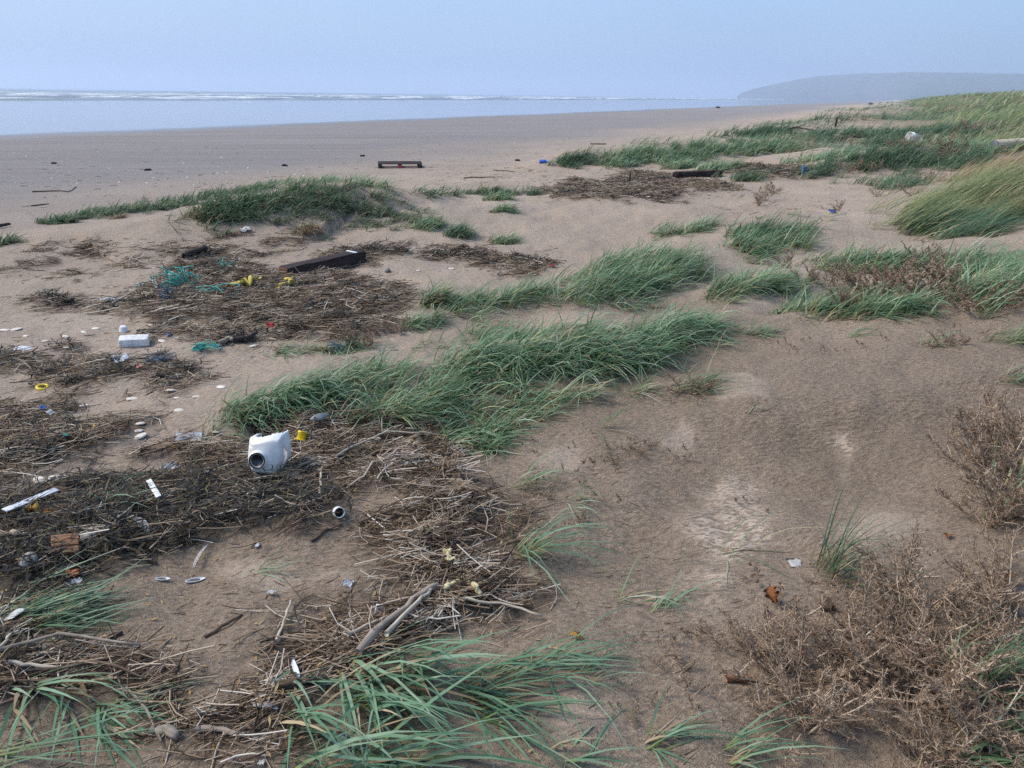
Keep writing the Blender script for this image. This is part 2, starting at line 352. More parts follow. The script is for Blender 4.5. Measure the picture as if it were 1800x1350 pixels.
def sand_material():
    m, t, b, o = newmat('sand')
    wet, wr, cov, damp = attr(t, 'm')
    g = nd(t, 'ShaderNodeNewGeometry').outputs['Position']
    mp = nd(t, 'ShaderNodeMapping'); mp.inputs['Rotation'].default_value = (0, 0, .35); mp.inputs['Scale'].default_value = (.55, 1.25, 1)
    t.links.new(g, mp.inputs[0]); v = mp.outputs[0]
    fine = noise(t, v, 420, 2); pits = noise(t, v, 62, 4, .62); mid = noise(t, v, 22, 3); big = noise(t, g, 1.1, 5, .6)
    base = ramp(t, pits, [(.30, (.205, .147, .102)), (.48, (.37, .277, .198)), (.70, (.53, .415, .312))])  # relief shading put into the colour: pits darker, raised grains paler
    base = mix(t, math_(t, 'MULTIPLY', fine, .5), base, (.36, .285, .215))
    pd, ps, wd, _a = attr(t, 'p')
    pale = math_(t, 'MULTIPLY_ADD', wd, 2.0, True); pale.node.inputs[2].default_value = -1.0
    darkn = math_(t, 'MULTIPLY_ADD', wd, -2.0, True); darkn.node.inputs[2].default_value = 1.0
    pcol = ramp(t, pits, [(.3, (.38, .325, .275)), (.6, (.49, .43, .37))])
    base = mix(t, math_(t, 'MULTIPLY', pale, .30), base, pcol)
    base = mix(t, math_(t, 'MULTIPLY', darkn, .22), base, (.185, .132, .085))  # darker brown inside the outlined band
    spk = ramp(t, noise(t, v, 55, 4, .7), [(.46, (0, 0, 0)), (.56, (1, 1, 1))])
    dry = math_(t, 'MULTIPLY', pd, math_(t, 'ADD', math_(t, 'MULTIPLY', spk, .85), .15), True)
    dry = math_(t, 'MAXIMUM', dry, ps)
    base = mix(t, math_(t, 'MULTIPLY', dry, .70), base, (.43, .365, .305))
    bigd = ramp(t, noise(t, g, .5, 4, .6), [(.3, (.84, .83, .82)), (.7, (1.08, 1.07, 1.06))])
    mm = nd(t, 'ShaderNodeMix', data_type='RGBA', blend_type='MULTIPLY'); mm.inputs[0].default_value = 1
    t.links.new(base, mm.inputs[6]); t.links.new(bigd, mm.inputs[7]); base = mm.outputs[2]
    # beach below the dunes: damp, greyer, combed along the shore by the tide
    mp2 = nd(t, 'ShaderNodeMapping'); mp2.inputs['Rotation'].default_value = (0, 0, -(math.pi/2-CA)); mp2.inputs['Scale'].default_value = (.06, 1, 1)
    t.links.new(g, mp2.inputs[0])
    comb = noise(t, mp2.outputs[0], .9, 6, .65)
    bc = ramp(t, comb, [(.3, (.205, .182, .172)), (.7, (.285, .258, .245))])
    base = mix(t, damp, base, bc)
    base = mix(t, math_(t, 'MULTIPLY', wet, .85), base, (.13, .115, .105))
    # crumbs of rotten weed under the wrack
    crumb = ramp(t, noise(t, g, 160, 4, .7), [(.35, (.024, .018, .013)), (.56, (.09, .065, .044)), (.76, (.24, .175, .12))])
    wn = ramp(t, noise(t, g, 38, 4, .7), [(.30, (.0, .0, .0)), (.55, (1, 1, 1))])
    base = mix(t, math_(t, 'MULTIPLY', wr, math_(t, 'MULTIPLY_ADD', wn, .75), True), base, crumb)
    gr = ramp(t, noise(t, g, 6, 5, .7), [(.35, (.07, .085, .04)), (.5, (.14, .14, .07)), (.7, (.28, .22, .14))])
    base = mix(t, cov, base, gr)
    t.links.new(base, b.inputs['Base Color'])
    ro = nd(t, 'ShaderNodeMix', data_type='FLOAT'); t.links.new(wet, ro.inputs[0]); ro.inputs[2].default_value = .92; ro.inputs[3].default_value = .07
    t.links.new(ro.outputs[0], b.inputs['Roughness']); sp = nd(t, 'ShaderNodeMix', data_type='FLOAT'); t.links.new(wet, sp.inputs[0]); sp.inputs[2].default_value = .25; sp.inputs[3].default_value = .9; t.links.new(sp.outputs[0], b.inputs['Specular IOR Level'])
    h = math_(t, 'ADD', math_(t, 'MULTIPLY', pits, 1.0), math_(t, 'ADD', math_(t, 'MULTIPLY', mid, .9), math_(t, 'MULTIPLY', fine, .25)))
    bs = math_(t, 'SUBTRACT', 1.0, math_(t, 'MAXIMUM', math_(t, 'MAXIMUM', math_(t, 'MULTIPLY', dry, .65), math_(t, 'MULTIPLY', pale, .25)), math_(t, 'MULTIPLY', wet, .97)))
    bn = bump(t, b, h, 1, .045); t.links.new(bs, bn.inputs['Strength'])
    return m
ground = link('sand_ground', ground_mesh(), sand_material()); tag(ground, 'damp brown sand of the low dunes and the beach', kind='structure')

# ------------------------------------------------------------------ sea
def sea_mesh():
    T = np.concatenate([np.arange(262, 900, 2.2), np.exp(np.linspace(math.log(900), math.log(14000), 70))[1:]])
    S = np.concatenate([-np.exp(np.linspace(math.log(9000), math.log(700), 16)), np.arange(-640, 2600, 9.), np.exp(np.linspace(math.log(2650), math.log(14000), 16))])
    Sg, Tg = np.meshgrid(S, T)
    ph = Tg/26+1.1*perlin(Sg/160, Tg/130)+.5*perlin(Sg/60+4, Tg/60)
    cr_ = (np.mod(ph, 1)); am = sstep(262, 300, Tg)*(1-.55*sstep(420, 900, Tg))
    br = np.clip(perlin(Sg/60+3, Tg/24)*1.5+.45, 0, 1)
    w = np.exp(-((cr_-.5)/.13)**2)
    Z = -2.0+am*br*w*1.0+.05*perlin(Sg/7, Tg/4)
    foam = am*sstep(.42, .8, w*br+.30*perlin(Sg/16, Tg/5))+.6*sstep(.42, .8, perlin(Sg/45, Tg/6)+.35*perlin(Sg/12, Tg/3))*am
    foam = np.clip(foam, 0, 1)*(1-.75*sstep(600, 1500, Tg))
    X = Sg*math.sin(CA)-Tg*math.cos(CA); Y = Sg*math.cos(CA)+Tg*math.sin(CA)
    m, n = X.shape; idx = np.arange(m*n).reshape(m, n)
    q = np.stack([idx[:-1, :-1], idx[:-1, 1:], idx[1:, 1:], idx[1:, :-1]], -1).reshape(-1, 4)
    return np_mesh('sea', np.stack([X, Y, Z], -1).reshape(-1, 3), q, attrs={'m': np.stack([foam], -1).reshape(-1, 1)}, smooth=True)
def sea_material():
    m, t, b, o = newmat('sea_water'); f, *_ = attr(t, 'm')
    g = nd(t, 'ShaderNodeNewGeometry').outputs['Position']
    ff = math_(t, 'MULTIPLY', f, math_(t, 'MULTIPLY_ADD', noise(t, g, .35, 4, .7), .9, False), True)
    t.links.new(mix(t, f, (.13, .165, .19), (.72, .75, .78)), b.inputs['Base Color'])
    ro = nd(t, 'ShaderNodeMix', data_type='FLOAT'); t.links.new(f, ro.inputs[0]); ro.inputs[2].default_value = .5; ro.inputs[3].default_value = .9
    t.links.new(ro.outputs[0], b.inputs['Roughness'])
    bump(t, b, noise(t, g, .35, 4, .6), 1, 1.6)
    return m
tag(link('sea', sea_mesh(), sea_material()), 'grey sea with rows of white breakers', kind='structure')

# ------------------------------------------------------------------ headland
def headland_mesh():
    prof = [(1296, 168), (1304, 163), (1330, 155), (1365, 147), (1400, 140), (1430, 135), (1460, 132), (1520, 129), (1600, 127), (1680, 128), (1760, 130), (1900, 131), (2200, 128), (2600, 124), (3200, 138)]
    pxs = np.linspace(1296, 3200, 420); pys = np.interp(pxs, [p[0] for p in prof], [p[1] for p in prof])
    D0 = 3200.0; d = rays(pxs, pys); k = D0/np.hypot(d[:, 0], d[:, 1]); top = np.maximum(ZC+d[:, 2]*k, -3)
    az = np.arctan2(d[:, 0], d[:, 1])
    W = np.array([-620, -480, -340, -220, -110, -40, 0, 60, 200, 500, 900.]); fz = np.array([-.06, .10, .34, .58, .82, .96, 1, .98, .9, .5, -.1])
    V = []
    for w, fq in zip(W, fz):
        D = D0+w*np.clip(top/60, .25, 1.2); z = -3+(top+3)*fq
        z = z+np.where((fq > .05) & (fq < .97), 5*fbm(az*90, np.full_like(az, w/120), 3), 0)*np.clip(top/70, 0, 1)
        if fq > .9: z = z+np.abs(perlin(az*900, az*0+w/9.))*5*sstep(1560, 1700, pxs)
        V.append(np.stack([D*np.sin(az), D*np.cos(az), z], -1))
    V = np.array(V); m, n = V.shape[:2]; idx = np.arange(m*n).reshape(m, n)
    q = np.stack([idx[:-1, :-1], idx[:-1, 1:], idx[1:, 1:], idx[1:, :-1]], -1).reshape(-1, 4)
    return np_mesh('headland', V.reshape(-1, 3), q, smooth=True)
m_, t_, b_, o_ = newmat('headland_scrub')
g_ = nd(t_, 'ShaderNodeNewGeometry').outputs['Position']
t_.links.new(ramp(t_, noise(t_, g_, .02, 6, .7), [(.35, (.03, .04, .025)), (.55, (.06, .065, .04)), (.7, (.11, .10, .07))]), b_.inputs['Base Color']); b_.inputs['Roughness'].default_value = 1
tag(link('headland', headland_mesh(), m_), 'long hazy headland across the bay', kind='structure')

# ------------------------------------------------------------------ sea mist
def box_mesh(name, lo, hi):
    v = [(x, y, z) for z in (lo[2], hi[2]) for y in (lo[1], hi[1]) for x in (lo[0], hi[0])]
    q = [(0, 2, 3, 1), (4, 5, 7, 6), (0, 1, 5, 4), (2, 6, 7, 3), (0, 4, 6, 2), (1, 3, 7, 5)]
    return np_mesh(name, np.array(v), q)
hm = bpy.data.materials.new('sea_mist'); hm.use_nodes = True; ht = hm.node_tree; ht.nodes.clear()
ho = ht.nodes.new('ShaderNodeOutputMaterial'); hv = ht.nodes.new('ShaderNodeVolumePrincipled')
hv.inputs['Color'].default_value = (.70, .82, 1.0, 1); hv.inputs['Density'].default_value = .00043; hv.inputs['Anisotropy'].default_value = .2
ht.links.new(hv.outputs[0], ho.inputs['Volume'])
tag(link('haze', box_mesh('haze', (-16000, -16000, -14), (16000, 16000, 112)), hm), 'pale sea mist lying over the bay', kind='stuff')
# ------------------------------------------------------------------ thin geometry: blades, tubes, leaves
def blades(root, L, az, phi0, kap, wid, seg=4, twist=None, ground_clear=.004, power=1.0, wave=None):
    """ribbons; returns verts, quads, (random, t) per vertex"""
    N = len(root); t = np.linspace(0, 1, seg+1)
    ph = phi0[:, None]+kap[:, None]*(t[None, :-1]+.5/seg)**power
    a = np.repeat(az[:, None], seg, 1)
    if wave is not None: a = a+wave[:, None]*np.sin(t[None, :-1]*5+wave[:, None]*9)
    st_ = (L/seg)[:, None]
    dx = np.cumsum(np.sin(ph)*np.cos(a)*st_, 1); dy = np.cumsum(np.sin(ph)*np.sin(a)*st_, 1); dz = np.cumsum(np.cos(ph)*st_, 1)
    P = np.zeros((N, seg+1, 3)); P[:, 0] = root
    P[:, 1:, 0] = root[:, :1]+dx; P[:, 1:, 1] = root[:, 1:2]+dy; P[:, 1:, 2] = root[:, 2:3]+dz
    low = P[..., 2] < root[:, None, 2]+.10
    if low[:, 1:].any() and ground_clear is not None:
        w = np.argwhere(low); w = w[w[:, 1] > 0]
        hz = H(P[w[:, 0], w[:, 1], 0], P[w[:, 0], w[:, 1], 1])+ground_clear
        P[w[:, 0], w[:, 1], 2] = np.maximum(P[w[:, 0], w[:, 1], 2], hz)
    tw = (az+np.pi/2) if twist is None else az+np.pi/2+twist
    sd_ = np.stack([np.cos(tw), np.sin(tw), rng.uniform(-.5, .5, N)], -1); sd_ /= np.linalg.norm(sd_, axis=1, keepdims=True)
    prof = np.clip(1.15*(1-t**1.7)+.06, 0, 1)*np.where(t == 0, .7, 1)
    off = sd_[:, None]*(wid[:, None]*prof[None])[..., None]*.5
    V = np.stack([P-off, P+off], 2).reshape(-1, 3)
    k = np.arange(N)[:, None]*(2*(seg+1))+np.arange(seg)[None]*2
    Q = np.stack([k, k+1, k+3, k+2], -1).reshape(-1, 4)
    r = rng.random(N)
    A = np.stack([np.repeat(r, 2*(seg+1)), np.tile(np.repeat(t, 2), N)], -1)
    return V, Q, A
def tubes(P, R, sides=3, close=False):
    """P (N,K,3) centre lines, R (N,K) radii"""
    N, K = P.shape[:2]
    T = np.gradient(P, axis=1); T /= np.linalg.norm(T, axis=2, keepdims=True)+1e-9
    ref = np.where(np.abs(T[..., 2:3]) > .9, np.array([1., 0, 0]), np.array([0, 0, 1.]))
    U = np.cross(T, ref); U /= np.linalg.norm(U, axis=2, keepdims=True)+1e-9; W = np.cross(T, U)
    an = np.arange(sides)*2*np.pi/sides
    V = P[:, :, None]+(U[:, :, None]*np.cos(an)[:, None]+W[:, :, None]*np.sin(an)[:, None])*R[:, :, None, None]
    idx = np.arange(N*K*sides).reshape(N, K, sides); nx = np.roll(idx, -1, 2)
    Q = np.stack([idx[:, :-1], nx[:, :-1], nx[:, 1:], idx[:, 1:]], -1).reshape(-1, 4)
    tr = None
    if close and sides >= 3:
        f = [np.stack([idx[:, e, 0], idx[:, e, j], idx[:, e, j+1]], -1) for e in (0, K-1) for j in range(1, sides-1)]
        tr = np.concatenate(f).reshape(-1, 3)
    r = rng.random(N)
    A = np.stack([np.repeat(r, K*sides), np.tile(np.repeat(np.linspace(0, 1, K), sides), N)], -1)
    return V.reshape(-1, 3), Q, A, tr
def lie_sticks(n, xy, L, rad, az, lift, tilt, K=3, bend=.1):
    """loose sticks lying about: centre xy, lifted a little"""
    s = np.linspace(-.5, .5, K)
    bx = rng.normal(0, bend, n)
    P = np.zeros((n, K, 3))
    along = L[:, None]*s; side = (L*bx)[:, None]*(.25-s**2)*2
    P[..., 0] = xy[:, :1]+np.cos(az)[:, None]*along-np.sin(az)[:, None]*side
    P[..., 1] = xy[:, 1:]+np.sin(az)[:, None]*along+np.cos(az)[:, None]*side
    g = H(P[..., 0], P[..., 1])
    P[..., 2] = np.maximum(g+rad[:, None]*.3, g.mean(1)[:, None]+lift[:, None]+along*np.sin(tilt)[:, None])
    return P
def leaf_cards(xy, L, W, az, lift):
    n = len(xy); c = np.cos(az); s = np.sin(az); z = H(xy[:, 0], xy[:, 1])+lift
    f = rng.uniform(.1, .5, n)*W; tl = rng.normal(0, .25, n)
    pts = []
    for a, b, h in ((-.5, 0, .0), (0, .5, 1), (.5, 0, .0), (0, -.5, 1)):
        pts.append(np.stack([xy[:, 0]+c*a*L-s*b*W, xy[:, 1]+s*a*L+c*b*W, z+f*h+a*L*tl], -1))
    V = np.stack(pts, 1).reshape(-1, 3); k = np.arange(n)*4
    T = np.concatenate([np.stack([k, k+1, k+2], -1), np.stack([k, k+2, k+3], -1)])
    return V, T, np.stack([np.repeat(rng.random(n), 4), np.zeros(n*4)], -1)

# ------------------------------------------------------------------ plant and debris materials
def strand_mat(name, stops, base=None, basew=.35, rough=.55, trans=.33, spec=.3):
    m, t, b, o = newmat(name); r, g, *_ = attr(t, 'v')
    col = ramp(t, r, stops)
    if base is not None:
        f = math_(t, 'SUBTRACT', 1.0, math_(t, 'DIVIDE', g, basew), True)
        col = mix(t, math_(t, 'MULTIPLY', f, .85), col, base)
    t.links.new(col, b.inputs['Base Color']); b.inputs['Roughness'].default_value = rough; b.inputs['Specular IOR Level'].default_value = spec
    if trans:
        tr = nd(t, 'ShaderNodeBsdfTranslucent'); t.links.new(col, tr.inputs[0])
        mx = nd(t, 'ShaderNodeMixShader'); mx.inputs[0].default_value = trans
        t.links.new(b.outputs[0], mx.inputs[1]); t.links.new(tr.outputs[0], mx.inputs[2]); t.links.new(mx.outputs[0], o.inputs[0])
    return m
GREEN = strand_mat('blue_green_blade', [(0, (.05, .12, .055)), (.3, (.105, .205, .095)), (.6, (.17, .29, .145)), (.84, (.29, .40, .26)), (.96, (.46, .53, .41)), (1, (.46, .44, .22))], base=(.26, .25, .085), basew=.30)
DEEP = strand_mat('deep_green_blade', [(0, (.045, .10, .055)), (.45, (.08, .15, .08)), (.85, (.13, .21, .115)), (1, (.24, .29, .16))], base=(.17, .17, .07), basew=.25)
BROAD = strand_mat('broad_green_blade', [(0, (.085, .18, .10)), (.6, (.15, .275, .165)), (1, (.26, .39, .26))], base=(.27, .30, .07), basew=.30, rough=.45)
LIME = strand_mat('yellow_green_blade', [(0, (.09, .145, .055)), (.4, (.17, .225, .09)), (.75, (.28, .305, .14)), (1, (.46, .42, .25))], base=(.13, .12, .05), basew=.2)
STRAWY = strand_mat('dead_blade', [(0, (.15, .105, .06)), (.5, (.27, .20, .12)), (1, (.42, .34, .22))], rough=.8, trans=.15, spec=.1)
REED = strand_mat('dry_reed', [(0, (.03, .021, .015)), (.2, (.09, .061, .042)), (.47, (.215, .152, .103)), (.72, (.36, .275, .195)), (.92, (.48, .39, .295)), (1, (.60, .54, .45))], rough=.8, trans=0, spec=.15)
WEED = strand_mat('rotting_seaweed', [(0, (.010, .010, .011)), (.6, (.022, .020, .016)), (.88, (.05, .042, .02)), (1, (.12, .095, .035))], rough=.6, trans=.0, spec=.25)
LEAFM = strand_mat('fallen_leaf', [(0, (.12, .07, .035)), (.5, (.28, .18, .09)), (.9, (.42, .31, .15)), (1, (.50, .30, .06))], rough=.7, trans=.2, spec=.2)
TWIG = strand_mat('saltwort_stem', [(0, (.30, .22, .15)), (.5, (.45, .35, .25)), (1, (.58, .48, .37))], rough=.8, trans=0, spec=.15)
SPINE = strand_mat('saltwort_leaf', [(0, (.17, .108, .075)), (.4, (.28, .19, .13)), (.8, (.42, .31, .22)), (1, (.54, .43, .32))], rough=.85, trans=.15, spec=.1)
SPINEG = strand_mat('saltwort_leaf_greenish', [(0, (.11, .10, .05)), (.5, (.19, .17, .085)), (.8, (.26, .19, .12)), (1, (.34, .30, .17))], rough=.85, trans=.15, spec=.1)

WIND = math.radians(-8)
def spine_pts(px, n, width):
    """n roots spread along a line drawn in the picture, on the ground"""
    p = np.array(px, float); g = hit(p[:, 0], p[:, 1])[:, :2]
    if len(g) == 1: c = np.repeat(g, n, 0)
    else:
        d = np.linalg.norm(np.diff(g, axis=0), axis=1)+1e-6; cum = np.concatenate([[0], np.cumsum(d)]); u = rng.random(n)*cum[-1]
        c = np.stack([np.interp(u, cum, g[:, 0]), np.interp(u, cum, g[:, 1])], -1)
    # tillers: shoots gather in small sheaves
    k = max(1, n//9); sh = rng.normal(0, width*.5, (k, 2)); pick = rng.integers(0, k, n)
    if len(g) > 1:
        cu = rng.random(k)*cum[-1]; cc = np.stack([np.interp(cu, cum, g[:, 0]), np.interp(cu, cum, g[:, 1])], -1)
    else: cc = np.repeat(g, k, 0)
    q = (cc+sh)[pick]+rng.normal(0, .022+width*.03, (n, 2))
    return np.concatenate([q, H(q[:, 0], q[:, 1])[:, None]-.008], 1)
def grass(label, px, n, width, L, mat=None, dead=.14, wid=.005, lean=(.25, 1.1), kap=(.5, 1.7), spread=.75, wind=None, group='wind-blown dune grass', seg=4, deadL=.7):
    mat = mat or GREEN; wd = WIND if wind is None else wind
    if group == 'wind-blown dune grass': n = int(n*.80); wid = wid*1.4; L = L*.80; dead = dead*1.5
    R = spine_pts(px, n, width); c = R.mean(0)
    e = empty('grass_clump', (float(c[0]), float(c[1]), float(H(c[0], c[1]))), label, 'grass', group)
    for nm, k, mt, ll in (('green_blades', n, mat, 1.0), ('dead_blades', int(n*dead), STRAWY, deadL)):
        if k < 1: continue
        r = R if nm == 'green_blades' else R[rng.integers(0, n, k)]+np.concatenate([rng.normal(0, .02, (k, 2)), np.zeros((k, 1))], 1)
        V, Q, A = blades(r, L*ll*rng.uniform(.45, 1.15, k), wd+rng.normal(0, spread, k), rng.uniform(*lean, k), rng.uniform(*kap, k), wid*rng.uniform(.6, 1.25, k), seg=seg, twist=rng.normal(0, .5, k))
        A[:, 0] = np.clip(A[:, 0]+np.repeat(.28*fbm(r[:, 0]/.25, r[:, 1]/.25, 2), len(A)//k), 0, 1)
        o = link(nm, np_mesh(nm, V-np.array(e.location), Q, attrs={'v': A}), mt, e); tag(o, kind='stuff')
    return e
# ------------------------------------------------------------------ dune grass, clump by clump
G = grass
# left ridge
G('small grass tuft cut by the left edge below the dark plank', [(2, 432), (26, 425)], 170, .14, .30, DEEP, wid=.009)
G('dark grass tuft at the seaward tip of the left ridge', [(70, 392), (125, 392)], 420, .16, .30, DEEP, wid=.010)
G('low grass strip running along the left ridge crest', [(110, 388), (180, 378), (250, 368), (330, 360)], 2200, .40, .34, DEEP, wid=.010)
G('dense dark grass on the front of the left ridge', [(365, 375), (400, 372), (450, 362)], 1600, .42, .38, DEEP, wid=.010)
G('grass strip behind the dense tuft on the ridge crest', [(280, 360), (380, 345), (470, 330)], 1700, .40, .36, DEEP, wid=.010)
G('long green grass cap on the highest part of the left ridge', [(440, 332), (500, 322), (570, 318), (640, 330), (680, 342)], 3000, .42, .38, GREEN, wid=.010, dead=.1)
G('thin grass covering the front slope of the left ridge', [(480, 355), (560, 345), (640, 352)], 1900, .60, .34, DEEP, wid=.009, dead=.3)
G('sparse grass at the right foot of the left ridge', [(610, 385), (680, 380), (730, 392)], 700, .40, .30, DEEP, wid=.008, dead=.3)
G('pale withered tuft halfway up the left ridge', [(195, 386), (215, 380)], 110, .12, .22, STRAWY, wid=.008, dead=.3)
G('pale withered grass below the dense dark tuft', [(330, 378), (375, 388)], 240, .15, .26, STRAWY, wid=.008, dead=.2)
G('straw coloured tuft above the timber beam', [(525, 412), (545, 405)], 170, .12, .28, STRAWY, wid=.008, dead=.2)
G('tall green tuft left of the twin tufts', [(735, 402), (755, 398)], 420, .17, .32, GREEN, wid=.008)
G('rounded dark green tuft right of its twin', [(790, 412), (815, 416)], 460, .17, .32, DEEP, wid=.008)
G('wispy tuft on sand beyond the twin tufts', [(862, 428), (890, 426)], 260, .16, .28, GREEN, wid=.007, dead=.35)
G('solitary tuft leaning right on the pale saddle', [(868, 372), (890, 370)], 240, .14, .30, GREEN, wid=.009)
G('upper tuft joining the grass row on the saddle', [(860, 350), (885, 352)], 300, .2, .36, GREEN, wid=.010)
G('left half of the grass row beyond the saddle', [(735, 340), (780, 342), (815, 342)], 520, .25, .34, DEEP, wid=.012)
G('right half of the grass row beyond the saddle', [(820, 342), (880, 342), (940, 342)], 620, .25, .34, DEEP, wid=.012)
# middle bands
G('straw based tuft at the edge of the debris heap', [(740, 535), (770, 528)], 420, .10, .36, GREEN, dead=.5, wid=.006, deadL=.8)
G('grass strip trailing right of the straw based tuft', [(790, 545), (870, 530), (960, 512)], 900, .20, .34, GREEN, wid=.006)
G('small grass fringe beside the debris heap', [(715, 575), (760, 560)], 260, .12, .26, GREEN, wid=.006)
G('broad swept grass bank in the middle of the dunes', [(1010, 525), (1080, 512), (1150, 490), (1210, 460)], 2500, .30, .42, GREEN, wid=.006)
G('upper edge of the swept middle grass bank', [(1020, 490), (1100, 462), (1180, 445)], 800, .22, .38, GREEN, wid=.006)
G('grass patch below the shelf with a dark hollow', [(1155, 415), (1200, 408), (1240, 398)], 520, .22, .38, GREEN, wid=.007)
G('dark swept tuft just under the sand shelf', [(1295, 416), (1340, 408), (1400, 408)], 850, .22, .42, DEEP, wid=.007)
G('long swept grass below the dark shelf tuft', [(1290, 440), (1360, 430), (1420, 425)], 900, .25, .44, GREEN, wid=.007)
G('round grass hummock with yellow stem bases', [(1270, 518), (1320, 505), (1370, 498)], 1100, .22, .40, GREEN, wid=.006, dead=.25)
G('grass hummock leaning right above the brown plants', [(1445, 468), (1510, 465), (1590, 470)], 1300, .26, .38, GREEN, wid=.007, dead=.2)
G('low grass hummock in front of the brown plants', [(1385, 548), (1440, 545), (1520, 548)], 1000, .16, .38, GREEN, wid=.006, dead=.35)
G('green grass at the foot of the sand lip', [(1540, 548), (1600, 548)], 420, .14, .34, GREEN, wid=.006)
G('wide grass sweep at the right edge under the marram', [(1660, 470), (1720, 470), (1810, 480)], 2000, .42, .50, GREEN, wid=.007)
G('grass among brown plants at the right edge', [(1680, 525), (1750, 515), (1820, 505)], 1000, .25, .42, GREEN, wid=.006, dead=.3)
G('small wisps of grass lying on the pale shelf', [(1350, 386), (1480, 392), (1560, 385)], 110, .3, .30, GREEN, wid=.006, lean=(.6, 1.2))
# near band
G('dense drooping tuft behind the white jug', [(412, 728), (460, 712), (520, 698), (580, 690)], 1250, .13, .34, GREEN, wid=.0052, kap=(1.0, 2.2), dead=.1)
G('grass bridging the jug tuft and the long bank', [(600, 680), (650, 665), (700, 655)], 420, .18, .34, GREEN, wid=.005)
G('leaning grass in the middle of the long bank', [(650, 735), (720, 715), (790, 690)], 800, .18, .38, GREEN, wid=.005, dead=.2)
G('tall thick crest of the long grass bank', [(790, 650), (880, 640), (980, 630), (1080, 628), (1140, 622)], 3000, .20, .44, GREEN, wid=.0055, kap=(.9, 2.0), dead=.12)
G('rounded grass head closing the bank at its right', [(1120, 600), (1180, 585), (1235, 572)], 1150, .16, .38, GREEN, wid=.0055, kap=(.9, 2.0))
G('loose grass behind the long bank crest', [(760, 610), (860, 590), (1000, 580)], 500, .22, .36, GREEN, wid=.005)
G('thin flattened grass apron before the long bank', [(700, 740), (800, 730), (900, 715), (980, 700)], 700, .22, .36, GREEN, wid=.005, lean=(.5, 1.1), dead=.3)
G('low grass fringe right of the straw by the bank', [(790, 785), (850, 770), (920, 760)], 420, .12, .30, GREEN, wid=.005, lean=(.5, 1.2), dead=.2)
G('thin lying grass between brown heap and bank', [(480, 625), (560, 615), (640, 608)], 300, .14, .28, GREEN, wid=.005, lean=(.7, 1.3), dead=.4)
# single tufts on the sand
def few(label, px, n, L, mat=None, **kw):
    kw.setdefault('wid', .0048); kw.setdefault('dead', .25); kw.setdefault('lean', (.45, 1.15)); kw.setdefault('kap', (.7, 1.7)); kw.setdefault('spread', .6)
    return grass(label, px, n, kw.pop('width', .035), L, mat or GREEN, group='thin grass sprigs on bare sand', **kw)
few('brown and green sprig with long blades trailing right', [(1190, 690), (1215, 685)], 60, .34, dead=.6, width=.05)
few('small leaning sprig under the rounded grass head', [(1110, 690)], 40, .22, dead=.4)
few('low spreading sprig on the sand lip', [(1300, 590), (1340, 586)], 90, .24, dead=.3, width=.06)
few('two arched blades on the lip beside dry sprouts', [(1490, 596)], 14, .30)
few('little dry sprig behind the single upright blade', [(1610, 605), (1650, 606)], 34, .24, dead=.6)
few('leaning sprig cut by the right edge on the lip', [(1755, 600), (1800, 590)], 140, .34, dead=.5, width=.07)
few('small pale sprig at the right edge below the lip', [(1772, 672)], 34, .24, dead=.6)
few('tiny looped blade alone on the smooth rise', [(1316, 728)], 5, .10)
few('upright sprig with white card at its foot', [(1440, 1005), (1475, 1015)], 44, .40, DEEP, dead=.7, lean=(.05, .8), kap=(.5, 1.7), width=.08, spread=.9)
few('blade pair arching over the central bare sand', [(1280, 975)], 7, .36)
few('long bent sprig looping right beside the straw', [(905, 970), (920, 962)], 32, .44, BROAD, width=.03, wid=.006)
few('flattened sprig in the middle of the sand slope', [(1060, 758)], 12, .36)
few('thin curved blades above the dry sprout line', [(905, 860), (960, 820)], 22, .34, width=.06)
few('two arching blades left of the dry sprout line', [(1010, 870)], 9, .28)
few('short upright yellow blade on the central sand', [(1166, 992)], 4, .16, LIME, lean=(.0, .3), kap=(0, .3))
few('looped sprig on the sand below the yellow blade', [(1098, 1062)], 8, .24)
few('small swept sprig with twisted dark blades', [(1155, 1082)], 16, .24, BROAD)
few('sprig carrying an orange leaf', [(945, 1148), (985, 1165)], 18, .36, BROAD, wid=.007, width=.04)
few('sprig below the orange leaf sprig', [(1005, 1180)], 10, .26, BROAD, wid=.006)
few('upright brown based sprig in the lower middle', [(1162, 1305)], 16, .28, BROAD, wid=.006, dead=.6)
few('pale stemmed sprig left of the big brown bush', [(1275, 1345), (1290, 1320)], 16, .30, BROAD, wid=.006, dead=.5)
few('swept sprig at the bottom beside the broad blades', [(980, 1345), (1040, 1335)], 9, .30, BROAD, wid=.007)
few('thin sprig standing on sand below the seaweed', [(436, 1015)], 14, .22, BROAD, dead=.4)
few('tiny green seedling on the left sand', [(222, 1085)], 14, .05, LIME, spread=3)
few('bright blades growing inside the right edge bush', [(1740, 905), (1770, 900)], 44, .36, GREEN, wid=.008, lean=(.1, .6))
few('upright blades inside the large brown bush', [(1665, 1230), (1700, 1240)], 60, .36, DEEP, wid=.007, lean=(.0, .5), width=.06, dead=.3)
few('green blades at the bottom right corner', [(1600, 1340), (1700, 1335), (1790, 1300)], 50, .32, GREEN, wid=.007, width=.08)
